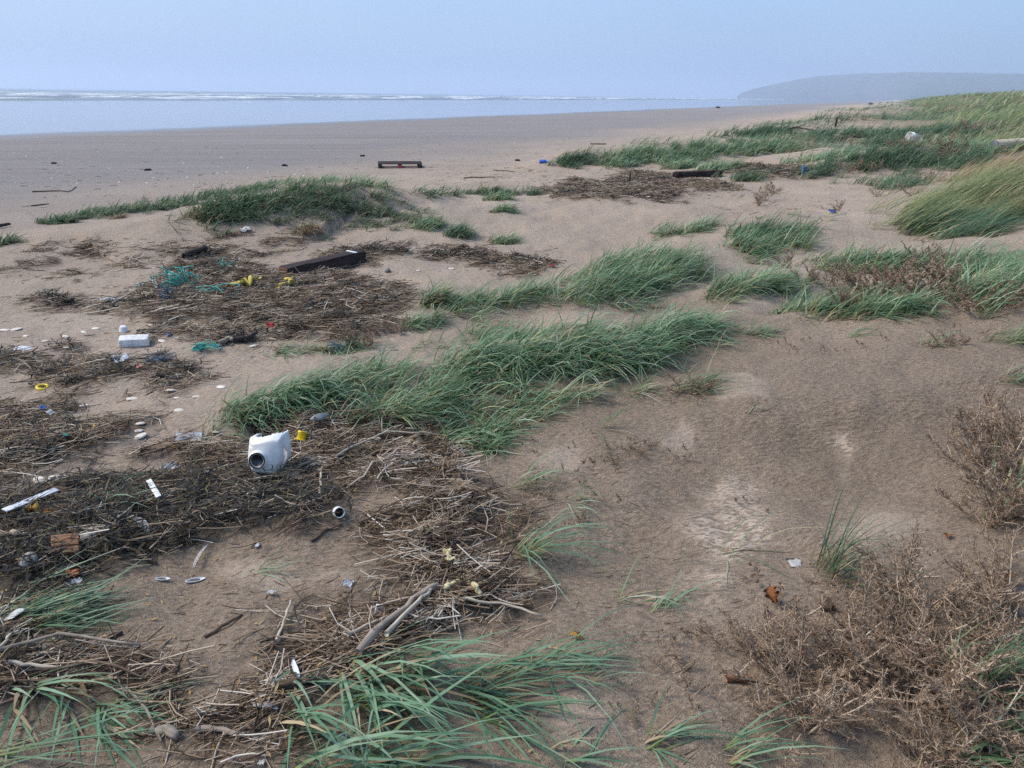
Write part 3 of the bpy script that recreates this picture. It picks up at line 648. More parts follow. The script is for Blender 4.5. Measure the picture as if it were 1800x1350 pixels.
# foreground
grass('broad bladed tuft in the foreground centre', [(545, 1215), (600, 1222), (650, 1215), (720, 1200)], 105, .11, .44, BROAD, dead=.3, wid=.012, lean=(.5, 1.1), kap=(.5, 1.3), spread=.42, wind=math.radians(-34), group='broad foreground grass')
grass('broad blades lying right of the foreground tuft', [(740, 1180), (800, 1190), (830, 1260)], 60, .10, .42, BROAD, dead=.4, wid=.009, lean=(.7, 1.25), kap=(.3, 1.0), spread=.45, wind=math.radians(-22), group='broad foreground grass')
grass('broad blades rising at the bottom frame edge', [(520, 1330), (600, 1345), (690, 1340)], 60, .07, .40, BROAD, dead=.2, wid=.011, lean=(.6, 1.2), kap=(.3, 1.0), spread=.5, wind=math.radians(-30), group='broad foreground grass')
grass('broad blades bowing over the reed mat', [(-20, 1215), (60, 1222), (140, 1225), (210, 1240)], 60, .06, .36, BROAD, dead=.3, wid=.010, lean=(.9, 1.4), kap=(.2, .7), spread=.35, wind=math.radians(-38), group='broad foreground grass')
grass('flattened grass lying at the left edge', [(-10, 1075), (40, 1085), (90, 1095)], 130, .06, .34, BROAD, dead=.4, wid=.006, lean=(1.1, 1.5), kap=(0, .3), spread=.3, wind=math.radians(10), group='broad foreground grass')
grass('few thin blades at the bottom left corner', [(-40, 1290), (-30, 1320)], 9, .05, .6, BROAD, dead=0, wid=.006, lean=(1.0, 1.4), kap=(0, .3), spread=.15, wind=math.radians(-8), group='broad foreground grass')
grass('loose green blades on the dark seaweed bank', [(150, 880), (240, 900), (380, 930), (420, 920)], 26, .08, .26, BROAD, dead=.3, wid=.008, lean=(.5, 1.3), spread=1.2, group='broad foreground grass')
# marram at the right
MG = 'tall marram on the right dune'
grass('pale green marram flank sweeping down at the right', [(1600, 400), (1660, 395), (1720, 385), (1800, 380)], 2600, .5, .62, LIME, wid=.008, dead=.12, lean=(.4, .9), kap=(.5, 1.3), spread=.28, group=MG)
grass('upper pale marram on the right dune', [(1640, 365), (1700, 345), (1760, 330), (1830, 330)], 2600, .6, .62, LIME, wid=.009, dead=.15, lean=(.4, .9), kap=(.4, 1.2), spread=.28, group=MG)
grass('dark marram root edge beside the sand nose', [(1605, 405), (1650, 412), (1720, 415)], 900, .25, .60, DEEP, wid=.009, dead=.15, lean=(.4, .9), spread=.3, group=MG)
grass('brown dead marram crest below the driftwood log', [(1690, 318), (1740, 300), (1800, 285), (1850, 290)], 1500, .45, .55, STRAWY, wid=.009, dead=.3, lean=(.4, .9), kap=(.4, 1.2), spread=.28, group=MG)
grass('brown tangle in the marram at the right edge', [(1770, 385), (1810, 370)], 500, .35, .60, STRAWY, wid=.009, dead=.4, spread=.6, group=MG)
grass('green fringe between brown crest and bushes', [(1680, 300), (1700, 285), (1730, 275)], 600, .4, .55, DEEP, wid=.012, group=MG)
# far hummocks
FG_ = 'grass hummocks in the distance'
FAR = [('grass cap on the small hummock by the blue bottle', [(985, 290), (1010, 283), (1035, 282)], 420, .35, DEEP), ('left end of the long distant hummock', [(1060, 290), (1110, 280), (1150, 272)], 800, .45, GREEN),
 ('right end of the long distant hummock', [(1160, 285), (1210, 270), (1270, 262)], 1000, .55, GREEN), ('tuft hanging before the long distant hummock', [(1180, 298), (1210, 294)], 260, .3, GREEN),
 ('pale tuft behind the sunken trough', [(1245, 302), (1275, 298)], 320, .3, GREEN), ('hummock grass beside the long one', [(1300, 265), (1350, 262), (1400, 265)], 900, .5, GREEN),
 ('low grass right of the heap of dark wrack', [(1390, 290), (1430, 284), (1480, 286)], 560, .35, GREEN), ('grass hummock below the white bucket', [(1500, 285), (1560, 282), (1630, 292)], 900, .45, DEEP),
 ('small tuft left of the white bucket', [(1530, 255), (1570, 254)], 300, .4, DEEP), ('distant hummock left of the stranded branch', [(1295, 240), (1340, 234), (1380, 236)], 600, .8, DEEP),
 ('distant grass bank behind the stranded branch', [(1400, 245), (1470, 238), (1530, 238)], 800, .9, DEEP), ('distant grass bank behind the bucket', [(1540, 240), (1620, 234), (1700, 240)], 1200, 1.0, DEEP),
 ('long green bank on the seaward dune edge', [(1490, 215), (1560, 208), (1650, 203)], 1200, 1.6, DEEP), ('dark rounded bush of grass on the far dune', [(1665, 205), (1710, 203)], 700, .8, DEEP),
 ('green grass right of the brown bushes', [(1640, 275), (1680, 268), (1740, 262)], 800, .6, GREEN), ('small green patch by the blue litter', [(1420, 308), (1450, 300)], 240, .3, DEEP),
 ('dusty green patch around the white rag', [(1530, 325), (1570, 322), (1600, 330)], 380, .35, DEEP), ('tuft below the dark wrack heap', [(1290, 318), (1320, 316)], 200, .25, DEEP)]
for lb, px, n, w, mt in FAR:
    D = np.linalg.norm(hit([px[0][0]], [px[0][1]])[0]); grass(lb, px, int(n*1.7), w*1.25, .42 if D < 30 else .6, mt, wid=.0009*D if D < 40 else .0008*D, dead=.1, seg=3, group=FG_, lean=(.2, .8))
# the far dune belt: grass that reads as one mass
def far_mass(name, label, n, cond, mat, L, k):
    az = rng.uniform(math.radians(8), math.radians(44), n*6); D = np.exp(rng.uniform(math.log(17), math.log(420), n*6))
    x = D*np.sin(az); y = D*np.cos(az); s, t = st(x, y)
    ok = cond(x, y, t, D); x, y, D = x[ok][:n], y[ok][:n], D[ok][:n]; n = len(x)
    R = np.stack([x, y, H0(x, y)-.02], -1)
    V, Q, A = blades(R, L*rng.uniform(.5, 1.2, n)*(1+D/250), WIND+rng.normal(0, .4, n), rng.uniform(.2, .8, n), rng.uniform(.4, 1.4, n), .0011*D*rng.uniform(.7, 1.3, n), seg=2, twist=rng.normal(0, .4, n), ground_clear=None)
    tag(link(name, np_mesh(name, V, Q, attrs={'v': A}), mat), label, 'grass', kind='stuff')
far_mass('far_green_grass', 'green grass covering the seaward side of the far dunes', 19000, lambda x, y, t, D: (t < 7) & (t > -16) & (D > 22) & (fbm(x/4, y/4, 3)+.05*(3-t) > .02), DEEP, .4, 1)
far_mass('far_yellow_grass', 'yellowish marram covering the high far dunes', 22000, lambda x, y, t, D: (t < -1.5+2*perlin(x/6, y/6)) & (D > 17) & (fbm(x/3+9, y/3, 3) > -.45), LIME, .6, 1)
far_mass('far_brown_scrub', 'brown dead stems patching the far dunes', 7000, lambda x, y, t, D: (t < 5) & (D > 20) & (fbm(x/3+4, y/3+8, 3) > .30), STRAWY, .35, 1)

# ------------------------------------------------------------------ saltwort bushes: pale stems, prickly brown leaves
def saltwort_mesh(nst, L, nbr, sprawl, sp, seed, leaf=.011, flat=.0):
    r = np.random.default_rng(seed); PS = []; RS = []; B = []
    K = 6
    def path(p, az, el, ln, curl):
        q = [p]; d = np.array([math.cos(az)*math.cos(el), math.sin(az)*math.cos(el), math.sin(el)])
        for _ in range(K-1):
            d = d+r.normal(0, .13, 3)+np.array([0, 0, curl]); d /= np.linalg.norm(d); n_ = q[-1]+d*ln/(K-1)
            n_[2] = max(n_[2], .004); q.append(n_)
        return np.array(q)
    for i in range(nst):
        az = r.uniform(0, 2*np.pi); ln = L*r.uniform(.55, 1.1)
        P = path(np.array([r.normal(0, .02), r.normal(0, .02), -.01]), az, r.uniform(.10, .95)*(1-flat), ln, .10)
        PS.append(P); RS.append(np.linspace(.0052, .0020, K)*L/.35)
        for j in range(nbr):
            u = r.uniform(.18, 1); k = min(int(u*(K-1)), K-2); f_ = u*(K-1)-k; p = P[k]*(1-f_)+P[k+1]*f_
            Q = path(p, az+r.normal(0, 1.1), r.uniform(0, 1.1), ln*r.uniform(.12, .38), .06)
            PS.append(Q); RS.append(np.linspace(.0026, .0010, K)*L/.35); B.append(Q)
        B.append(P[2:])
    V, Q, A, _ = tubes(np.array(PS), np.array(RS), 3)
    stems = np_mesh('stems', V, Q, attrs={'v': A})
    T = []; TA = []
    for Pp in B:
        ln = np.linalg.norm(np.diff(Pp, axis=0), axis=1).sum(); n = max(3, int(ln*sp)); u = r.uniform(0, len(Pp)-1.001, n)
        k = u.astype(int); f_ = (u-k)[:, None]; p = Pp[k]*(1-f_)+Pp[k+1]*f_
        d = r.normal(0, 1, (n, 3))+np.array([0, 0, .45]); d /= np.linalg.norm(d, axis=1, keepdims=True)
        ll = leaf*r.uniform(.6, 1.5, n)[:, None]; w = np.cross(d, r.normal(0, 1, (n, 3))); w /= np.linalg.norm(w, axis=1, keepdims=True); w *= leaf*(.19 if leaf < .02 else .105)
        T.append(np.stack([p-w, p+w, p+d*ll], 1)); w2 = np.cross(d, w); T.append(np.stack([p-w2, p+w2, p+d*ll], 1))
        rr = np.repeat(r.random(n), 3); TA += [rr, rr]
    T = np.concatenate(T).reshape(-1, 3); TA = np.concatenate(TA)
    return stems, np_mesh('leaves', T, None, np.arange(len(T)).reshape(-1, 3), attrs={'v': np.stack([TA, TA*0], -1)})
PROTO = {'big': [saltwort_mesh(19, .42, 12, 1, 185, s, .021) for s in (1, 2, 3, 4)], 'mid': [saltwort_mesh(9, .26, 12, 1, 220, s, .016) for s in (11, 12, 13)],
         'far': [saltwort_mesh(9, .40, 9, 1, 70, s, .035) for s in (21, 22)], 'seed': [saltwort_mesh(2, .055, 3, 1, 480, s, .009) for s in (31, 32, 33, 34)],
         'flat': [saltwort_mesh(7, .30, 12, 1, 300, s, .011, .75) for s in (41, 42)]}
for kk in PROTO:
    for a, b in PROTO[kk]: a.materials.append(TWIG); b.materials.append(SPINEG if kk == 'far2' else SPINE)
def saltwort(label, px, py, kind, scale=1.0, group=None, green=False, sink=0.0, name='saltwort_bush', zs=1.0):
    p = at(px, py, -sink); e = empty(name, p, label, 'plant', group, rng.uniform(0, 6.28)); e.scale = (scale, scale, scale*zs)
    a, b = PROTO[kind][rng.integers(len(PROTO[kind]))]
    tag(link('stems', a, None, e), kind='stuff'); tag(link('leaves', b, None, e), kind='stuff'); return e
BG_ = 'prickly dry saltwort bushes in the right foreground'
for lb, x, y, s in [('sprawling brown bush left of the others in the right foreground', 1375, 1195, .62), ('brown bush low in front at the left of the big thicket', 1420, 1265, .60), ('brown bush in the middle of the right foreground thicket', 1500, 1180, .66),
     ('tall pale stemmed bush rising above the thicket', 1590, 1100, .78), ('branching pale bush right of the tall one', 1590, 1230, .80), ('bush behind the upright blades in the thicket', 1680, 1180, .72), ('pale stemmed bush at the right frame edge', 1770, 1190, .75),
     ('bush filling the bottom right corner', 1740, 1320, .70), ('low bush at the bottom edge near the right', 1620, 1340, .5), ('sparse upright bush beside a fallen orange leaf', 1775, 1060, .62),
     ('low prickly bush under the tall pale one', 1520, 1120, .5), ('small bush closing the thicket at its left', 1335, 1150, .40)]:
    saltwort(lb, x, y, 'big', s*1.02, BG_, zs=.85)
for lb, x, y, s in [('large wiry bush at the right edge above the thicket', 1760, 860, .92), ('wiry bush at the right edge behind the large one', 1800, 820, .9), ('lower part of the wiry right edge bush', 1735, 920, .6), ('wiry bush cut by the right frame edge', 1830, 900, .9)]:
    saltwort(lb, x, y, 'big', s, 'wiry bushes at the right edge')
MB_ = 'brown saltwort among the middle dune grass'
k = 0
for x, y, s, wh in [(1410, 500, .9, 'left of the brown patch in the hollow'), (1450, 505, 1, 'second from the left in the brown hollow patch'), (1500, 508, 1.05, 'beneath the long leaning hummock'), (1545, 520, 1.1, 'in the darkest part of the brown hollow'),
     (1590, 515, 1.1, 'right of the darkest part of the brown hollow'), (1630, 520, 1.1, 'before the right edge grass sweep'), (1560, 495, 1, 'at the back of the brown hollow'), (1620, 460, .9, 'standing tall beside the right edge sweep'), (1660, 500, 1, 'half hidden in the right edge sweep'),
     (1700, 545, .8, 'at the far end of the sand lip'), (1760, 540, .8, 'by the right edge on the sand lip'), (1385, 470, .7, 'on sand behind the yellow based hummock'), (1480, 535, .8, 'behind the low front hummock'), (1660, 610, .5, 'low on the sand lip'), (1210, 690, .55, 'at the root of the trailing sprig'),
     (640, 610, .8, 'at the right end of the debris shelf'), (620, 598, .6, 'above the right end of the debris shelf'), (700, 585, .6, 'beside the small grass fringe')]:
    saltwort('dry brown saltwort '+wh, x, y, 'mid', s, MB_)
for x, y, s, wh in [(1345, 352, .9, 'standing alone on the far sand'), (1360, 340, .8, 'behind the lone one on the far sand'), (1335, 362, .7, 'low in front of the lone far one'), (1470, 372, .55, 'holding the blue litter'), (1290, 336, .7, 'left of the lone far one'), (1620, 325, .9, 'at the left foot of the marram'),
     (1600, 345, .7, 'in front of the marram foot'), (1530, 300, 1.0, 'left of the white rag'), (1490, 304, 1.0, 'in the brown line left of the rag'), (1650, 262, 1.3, 'right of the white bucket'), (1600, 262, 1.1, 'just below the white bucket'), (1690, 270, 1.3, 'in the reddish row right of the bucket'), (1660, 280, 1.2, 'low in the reddish row'), (1570, 262, 1.0, 'left below the bucket'),
     (1250, 330, .8, 'by the far wrack strip'), (1200, 336, .6, 'in the far wrack'), (1540, 345, .5, 'on the pale far sand'), (1700, 235, 1.6, 'on the dune behind the log'), (1640, 320, .9, 'close behind the marram foot'), (1420, 262, 1.0, 'between distant hummocks'), (1500, 262, 1.0, 'above the small distant tuft')]:
    saltwort('brown distant saltwort '+wh, x, y, 'far', s*1.05, 'distant saltwort bushes', zs=.8)
sd_px = [(1040,760),(1075,790),(1090,810),(1060,815),(1030,820),(1100,795),(1115,790),(1130,785),(1195,790),(1182,810),(1200,805),(1218,778),(1122,672),(1230,712),(1128,700),(1165,705),(1000,830),(985,850),(965,845),(935,860),(970,880),(955,870),(925,900),(1035,920),(1010,925),(985,930),(960,925),(930,920),(1297,885),(1330,888),(1080,875),(1070,885),(1110,1262),(1112,1255),(1095,1200),(1440,610),(1400,615),(1450,620),(1380,608),(1420,600),(1350,605),(1480,618),(1520,612),(1390,622),(1560,600),(1690,590),(1670,598),(1720,588),(1330,1010),(1300,1020),(1350,1040),(1375,1060),(1160,1150),(1180,1165),(1135,1120),(1190,1130),(1160,1240),(1180,1230),(1230,1260),(1100,1120),(880,900),(870,930),(890,950),(905,935),(860,880),(895,880),(950,800),(930,775),(1010,790),(1045,830),(1020,850),(1105,775)]
for x, y in sd_px:
    wh = 'on the sand lip below the low front hummock' if y < 625 else 'at the left of the prickly thicket' if x > 1090 and y > 995 else 'at the right edge of the straw pile' if x < 945 and y > 850 else 'on the sand slope right of the long grass bank'
    saltwort('tiny dry brown sprout '+wh, x, y, 'seed', rng.uniform(.7, 1.35), 'tiny dry sprouts in the sand', name='dry_sprout')
for x, y, s, wh in [(1085, 808, .35, 'sprawling in a line below the arched blades'), (955, 870, .35, 'sprawling on the slope right of the straw'), (1255, 1120, .35, 'with one pale upright stem on the lower sand'), (1190, 1185, .35, 'with a tall pale stem left of the thicket'), (1130, 795, .3, 'at the right end of the sprout line'), (1440, 1020, .3, 'at the foot of the upright sprig')]:
    saltwort('flat dry sprig '+wh, x, y, 'flat', s, 'flat dry sprigs on the sand', name='dry_sprig')
# ------------------------------------------------------------------ wrack: straw, weed and leaves washed together
WLAB = {'heap': 'large brown heap of weed and reed beneath the timber beam', 'beam': 'wrack behind the right end of the timber beam', 'strip': 'curved wrack strip right of the beam on bare sand', 'log': 'wrack around the small dark log', 'slope': 'thin wisp of wrack left of the small log',
 'tuft': 'wrack under the straw coloured tuft on the ridge', 'wisp': 'dark wrack wisp far out on the left sand', 'wisp2': 'wrack wisp around the white plastic scrap on the left', 'shelf': 'low wrack shelf in front of the large heap', 'left': 'dark wrack patch at the left edge below the white shells',
 'band': 'wrack band between blue white litter and yellow ring', 'clump': 'wrack clump at the end of the band near grey weed', 'edge': 'wide mat of fine reed at the left edge', 'jug': 'deep reed pile around the white jug', 'weed': 'black seaweed bank with reed in front of the jug',
 'straw': 'tall straw pile with thick driftwood in the foreground', 'straw2': 'reed litter beside the broad foreground grass', 'thread': 'thin thread of reed on the foreground sand', 'mat': 'reed mat under the bowing blades at bottom left', 'loose': 'loose reed bits at the left edge below the wood block',
 'dry': 'fine dry bits right of the straw pile', 'streak': 'first small wisp of drift below the left tip of the ridge', 'streak2': 'thin drift wisp under the low ridge grass', 'streak3': 'small drift wisp above left of the turquoise knot', 'streak4': 'tiny drift wisp alone on the left sand', 'streak5': 'drift wisp touching the left end of the heap', 'streak6': 'drift line at the foot of the ridge by the pale scrap', 'streak7': 'drift wisp at the left edge under the ridge tip', 'streak8': 'drift wisp between small log and beam', 'far': 'dark wrack behind the pale shelf in the distance', 'far2': 'distant heap of dark wrack beside the blue litter', 'far3': 'distant wrack strip before the sunken trough'}
def in_poly(P, n, soft):
    lo = P.min(0)-soft; hi = P.max(0)+soft; out_ = np.zeros((0, 2)); it = 0
    while len(out_) < n and it < 14:
        q = rng.uniform(lo, hi, (max(n*2, 400), 2)); k = wmask(q[:, 0], q[:, 1], P, soft)
        out_ = np.concatenate([out_, q[rng.random(len(q)) < k**1.3]]); it += 1
    return out_[:n]
def parea(P): x, y = P[:, 0], P[:, 1]; return .5*abs(np.dot(x, np.roll(y, 1))-np.dot(y, np.roll(x, 1)))
for key, (P, hh, ds, dw, dl) in WR.items():
    ar = parea(P); D = np.hypot(*P.mean(0)); soft = .07+.012*D; c = P.mean(0)
    sc = max(1.0, D/4.2)                                         # farther bits are drawn from the coarser end of the mix
    e = empty('wrack_pile', (float(c[0]), float(c[1]), float(H(c[0], c[1]))), WLAB[key], 'wrack', 'wrack piles left by the tide'); off = np.array(e.location)
    n = min(int(ar*ds*2.6)+30, 14000); xy = in_poly(P, n, soft); n = len(xy)
    lng = rng.random(n) < .17
    L = np.where(lng, rng.uniform(.10, .26, n), rng.uniform(.02, .09, n))*min(sc, 1.6)**.5; R_ = np.where(lng, rng.uniform(.0013, .0032, n), rng.uniform(.0007, .0016, n))*min(sc, 4)**.6
    az_ = np.where(rng.random(n) < .45, rng.normal(.35, .45, n), rng.uniform(0, np.pi, n)); lf = rng.uniform(0, .035, n)*(hh/.06); tl = rng.normal(0, .13, n)
    VV = []; QQ = []; AA = []; base = 0
    for sel, K in ((lng, 4), (~lng, 2)):                         # long bent stems and short straight bits
        k = int(sel.sum())
        if not k: continue
        Pn = lie_sticks(k, xy[sel], L[sel], R_[sel], az_[sel], lf[sel], tl[sel], K, .18)
        V, Q, A, _ = tubes(Pn, np.repeat(R_[sel][:, None], K, 1), 3)
        A[:, 0] = np.clip(A[:, 0]*.9+np.repeat(.45*fbm(xy[sel][:, 0]/.14, xy[sel][:, 1]/.14+50, 3), 3*K)+.04, 0, 1)
        VV.append(V); QQ.append(Q+base); AA.append(A); base += len(V)
    V = np.concatenate(VV); Q = np.concatenate(QQ); A = np.concatenate(AA)
    tag(link('straw', np_mesh('straw', V-off, Q, attrs={'v': A}), REED, e), kind='stuff')
    n = int(ar*dw*(1.5 if key == 'weed' else 1.0))+10; xy = in_poly(P, n, soft); n = len(xy)
    kp = fbm(xy[:, 0]/.2+9, xy[:, 1]/.2, 2) > (-.5 if key == 'weed' else -.05); xy = xy[kp]; n = len(xy)   # weed lies in dark knots
    R0 = np.concatenate([xy, (H(xy[:, 0], xy[:, 1])+rng.uniform(.004, .045, n)*(hh/.06))[:, None]], 1)
    V, Q, A = blades(R0, rng.uniform(.04, .15, n)*min(sc, 2)**.4, rng.uniform(0, 6.28, n), rng.uniform(1.25, 1.75, n), rng.normal(0, .35, n), rng.uniform(.003, .009, n)*min(sc, 3)**.6, seg=4, twist=rng.normal(0, 1, n), ground_clear=.006, wave=rng.normal(0, .7, n))
    # tight dark knots of weed standing proud of the mat
    nk_ = {'heap': 34, 'weed': 26, 'edge': 9, 'left': 5, 'clump': 4, 'band': 6, 'strip': 9, 'beam': 5, 'jug': 7, 'wisp': 4, 'wisp2': 3, 'log': 3, 'shelf': 6, 'far': 14, 'far2': 12, 'far3': 5, 'mat': 3}.get(key, 0)
    if nk_:
        cc = in_poly(P, nk_, soft*.3); m_n = 90; kk = len(cc); rad = np.repeat(rng.uniform(.05, .12, kk)*min(sc, 3)**.5, m_n); ctr = np.repeat(cc, m_n, 0); u = rng.normal(0, .45, (kk*m_n, 2))
        q = ctr+u*rad[:, None]*np.array([1.5, .8]); R1 = np.concatenate([q, (H(q[:, 0], q[:, 1])+np.exp(-(u**2).sum(1))*rad*rng.uniform(0, .6, kk*m_n))[:, None]], 1); n1 = len(q)
        V1, Q1, A1 = blades(R1, rng.uniform(.03, .09, n1)*min(sc, 2)**.5, rng.uniform(0, 6.28, n1), rng.uniform(1.15, 1.9, n1), rng.normal(.15, .45, n1), rng.uniform(.004, .010, n1)*min(sc, 3)**.7, seg=3, twist=rng.normal(0, 1, n1), ground_clear=.004, wave=rng.normal(0, .9, n1))
        Q = np.concatenate([Q, Q1+len(V)]); V = np.concatenate([V, V1]); A = np.concatenate([A, A1])
    tag(link('seaweed', np_mesh('seaweed', V-off, Q, attrs={'v': A}), WEED, e), kind='stuff')
    n = int(ar*dl*1.6)+4; xy = in_poly(P, n, soft); n = len(xy)
    if n:
        V, T, A = leaf_cards(xy, rng.uniform(.015, .045, n)*sc**.3, rng.uniform(.005, .011, n)*sc**.3, rng.uniform(0, 6.28, n), rng.uniform(.004, .03, n))
        tag(link('leaf_litter', np_mesh('leaf_litter', V-off, None, T, attrs={'v': A}), LEAFM, e), kind='stuff')
# thin scatter over the open sand
def scatter(name, label, regions, kind):
    XY = []
    for (x0, y0, x1, y1, n) in regions:
        px = rng.uniform(x0, x1, n); py = rng.uniform(y0, y1, n); g = hit(px, py)[:, :2]; XY.append(g[fbm(g[:, 0]/.5, g[:, 1]/.5+40, 2) > -.25])
    xy = np.concatenate(XY); n = len(xy); D = np.hypot(xy[:, 0], xy[:, 1]); sc = np.maximum(1, D/4)
    R_ = rng.uniform(.0006, .0016, n)*np.minimum(sc, 5); L = rng.uniform(.012, .06, n)*np.minimum(sc, 5)**.6
    P_ = lie_sticks(n, xy, L, R_, rng.normal(.3, .5, n), rng.uniform(0, .003, n), rng.normal(0, .05, n))
    V, Q, A, _ = tubes(P_, np.repeat(R_[:, None], 3, 1), 3); A[:, 0] *= .8
    tag(link(name, np_mesh(name, V, Q, attrs={'v': A}), REED), label, 'straw', kind='stuff')
scatter('scattered_straw', 'short bits of straw strewn over the open sand', [(0, 420, 700, 560, 700), (0, 560, 420, 760, 420), (0, 760, 500, 860, 200), (150, 950, 650, 1300, 420), (600, 880, 950, 1150, 260), (850, 780, 1300, 1350, 260), (600, 430, 1000, 480, 160),
        (950, 300, 1300, 350, 220), (0, 1250, 520, 1350, 120), (1150, 330, 1500, 380, 120), (440, 560, 700, 640, 160)], 0)
scatter('beach_specks', 'dark specks of drift scattered along the open beach', [(0, 255, 900, 330, 260), (0, 300, 500, 380, 120), (700, 230, 1300, 300, 220), (900, 215, 1500, 250, 160), (750, 290, 960, 330, 120)], 0)
xy = hit(rng.uniform(100, 950, 420), rng.uniform(880, 1340, 420))[:, :2]
V, T, A = leaf_cards(xy, rng.uniform(.012, .03, 420), rng.uniform(.004, .009, 420), rng.uniform(0, 6.28, 420), rng.uniform(.002, .006, 420))
tag(link('scattered_leaves', np_mesh('scattered_leaves', V, None, T, attrs={'v': A}), LEAFM), 'small tan leaves strewn over the foreground sand', 'leaves', kind='stuff')
# ------------------------------------------------------------------ stranded things
def plain(name, col, rough=.5, var=.0, scale=30, spec=.5, col2=None, bmp=0, metal=0, trans=0):
    m, t, b, o = newmat(name)
    if col2 is not None:
        g = nd(t, 'ShaderNodeTexCoord').outputs['Object']
        t.links.new(ramp(t, noise(t, g, scale, 5, .65), [(.35, col), (.68, col2)]), b.inputs['Base Color'])
        if bmp: bump(t, b, noise(t, g, scale*3, 4, .7), .7, bmp)
    else: b.inputs['Base Color'].default_value = (*col, 1)
    b.inputs['Roughness'].default_value = rough; b.inputs['Specular IOR Level'].default_value = spec
    if trans: b.inputs['Transmission Weight'].default_value = trans
    return m
def wood(name, c1, c2, sc=9):
    m, t, b, o = newmat(name); g = nd(t, 'ShaderNodeTexCoord').outputs['Object']
    mp = nd(t, 'ShaderNodeMapping'); mp.inputs['Scale'].default_value = (1, 9, 9); t.links.new(g, mp.inputs[0])
    n = noise(t, mp.outputs[0], sc, 6, .65, .4); t.links.new(ramp(t, n, [(.3, c1), (.68, c2)]), b.inputs['Base Color'])
    b.inputs['Roughness'].default_value = .85; b.inputs['Specular IOR Level'].default_value = .2; bump(t, b, n, .8, .006); return m
WHITE = plain('white_plastic', (.62, .61, .57), .42, col2=(.83, .84, .85), scale=9)
DIRTYW = plain('weathered_white_plastic', (.55, .56, .57), .5, col2=(.76, .77, .79), scale=22)
FOAM = plain('polystyrene', (.50, .49, .48), .9, col2=(.78, .78, .78), scale=25, spec=.2, bmp=.004)
BLACK = plain('black_plastic', (.008, .009, .012), .35)
YEL = plain('yellow_plastic', (.72, .50, .02), .4, col2=(.80, .60, .03), scale=20)
BLUE = plain('blue_plastic', (.03, .12, .48), .4); LBLUE = plain('pale_blue_plastic', (.50, .58, .68), .45, col2=(.70, .74, .78), scale=30); RED = plain('red_paint', (.50, .03, .04), .5)
PINK = plain('pink_plastic', (.70, .32, .30), .5); ORANGE = plain('orange_fragment', (.55, .17, .06), .6, col2=(.68, .26, .10), scale=40); GREY = plain('grey_rubber', (.10, .12, .14), .6, col2=(.16, .18, .20), scale=30)
SHELLM = plain('bleached_shell', (.50, .42, .33), .6, col2=(.74, .69, .60), scale=60, bmp=.001); STONE = plain('pebble', (.34, .31, .28), .7, col2=(.46, .43, .39), scale=30)
DSTONE = plain('dark_pebble', (.05, .055, .065), .5, col2=(.10, .10, .11), scale=30)
DARKW = wood('wet_dark_timber', (.014, .010, .011), (.060, .042, .040)); RUSTW = wood('rusty_timber_end', (.10, .045, .022), (.20, .10, .055)); GREYW = wood('bleached_driftwood', (.17, .135, .105), (.36, .30, .245))
BROWNW = wood('brown_driftwood', (.06, .040, .028), (.16, .11, .075)); PALEW = wood('pale_stick', (.36, .29, .21), (.55, .48, .38)); REDW = wood('red_brown_wood', (.20, .09, .05), (.42, .22, .12), 14); RUSSET = plain('russet_leaf', (.26, .085, .025), .7, col2=(.42, .16, .04), scale=60)
OCHRE = plain('ochre_leaf', (.48, .26, .04), .7, col2=(.58, .36, .07), scale=60); ROSEL = plain('rosy_dead_leaf', (.30, .17, .13), .7, col2=(.42, .27, .21), scale=60)
TEAL = plain('turquoise_rope', (.02, .26, .22), .7, col2=(.05, .40, .34), scale=60); YROPE = plain('yellow_rope', (.42, .30, .04), .8, col2=(.58, .45, .10), scale=60); BROPE = plain('blue_netting', (.04, .09, .13), .7, col2=(.10, .17, .23), scale=60)
CROPE = plain('cream_rope', (.48, .40, .20), .8, col2=(.62, .56, .34), scale=80)
def pxm(p, w): return (p-Vector((0, 0, ZC))).length*w/FPX*.985     # picture width -> metres at that distance
def bm_link(name, bm, mat, parent=None, smooth=True):
    me = bpy.data.meshes.new(name); bm.normal_update(); bm.to_mesh(me); bm.free()
    if smooth: me.polygons.foreach_set('use_smooth', np.ones(len(me.polygons), bool))
    return link(name, me, mat, parent)
def block(sx, sy, sz, bev=.1, jag=.0, cuts=3, seed=0):
    bm = bmesh.new(); bmesh.ops.create_cube(bm, size=1)
    for v in bm.verts: v.co = Vector((v.co.x*sx, v.co.y*sy, (v.co.z+.5)*sz))
    bmesh.ops.bevel(bm, geom=list(bm.edges), offset=bev*min(sx, sy, sz), segments=2, affect='EDGES', profile=.6)
    if jag:
        bmesh.ops.subdivide_edges(bm, edges=[e for e in bm.edges if e.calc_length() > .3*min(sx, sy, sz)], cuts=cuts, use_grid_fill=True)
        r = np.random.default_rng(seed)
        for v in bm.verts: v.co += Vector(r.normal(0, jag, 3))
    return bm
def lathe(prof, n=20, cap=False):
    bm = bmesh.new(); rings = []
    for r, z in prof: rings.append([bm.verts.new((r*math.cos(2*math.pi*k/n), r*math.sin(2*math.pi*k/n), z)) for k in range(n)])
    for a, b in zip(rings, rings[1:]):
        for k in range(n): bm.faces.new((a[k], a[(k+1) % n], b[(k+1) % n], b[k]))
    if cap: bm.faces.new(rings[0][::-1]); bm.faces.new(rings[-1])
    return bm
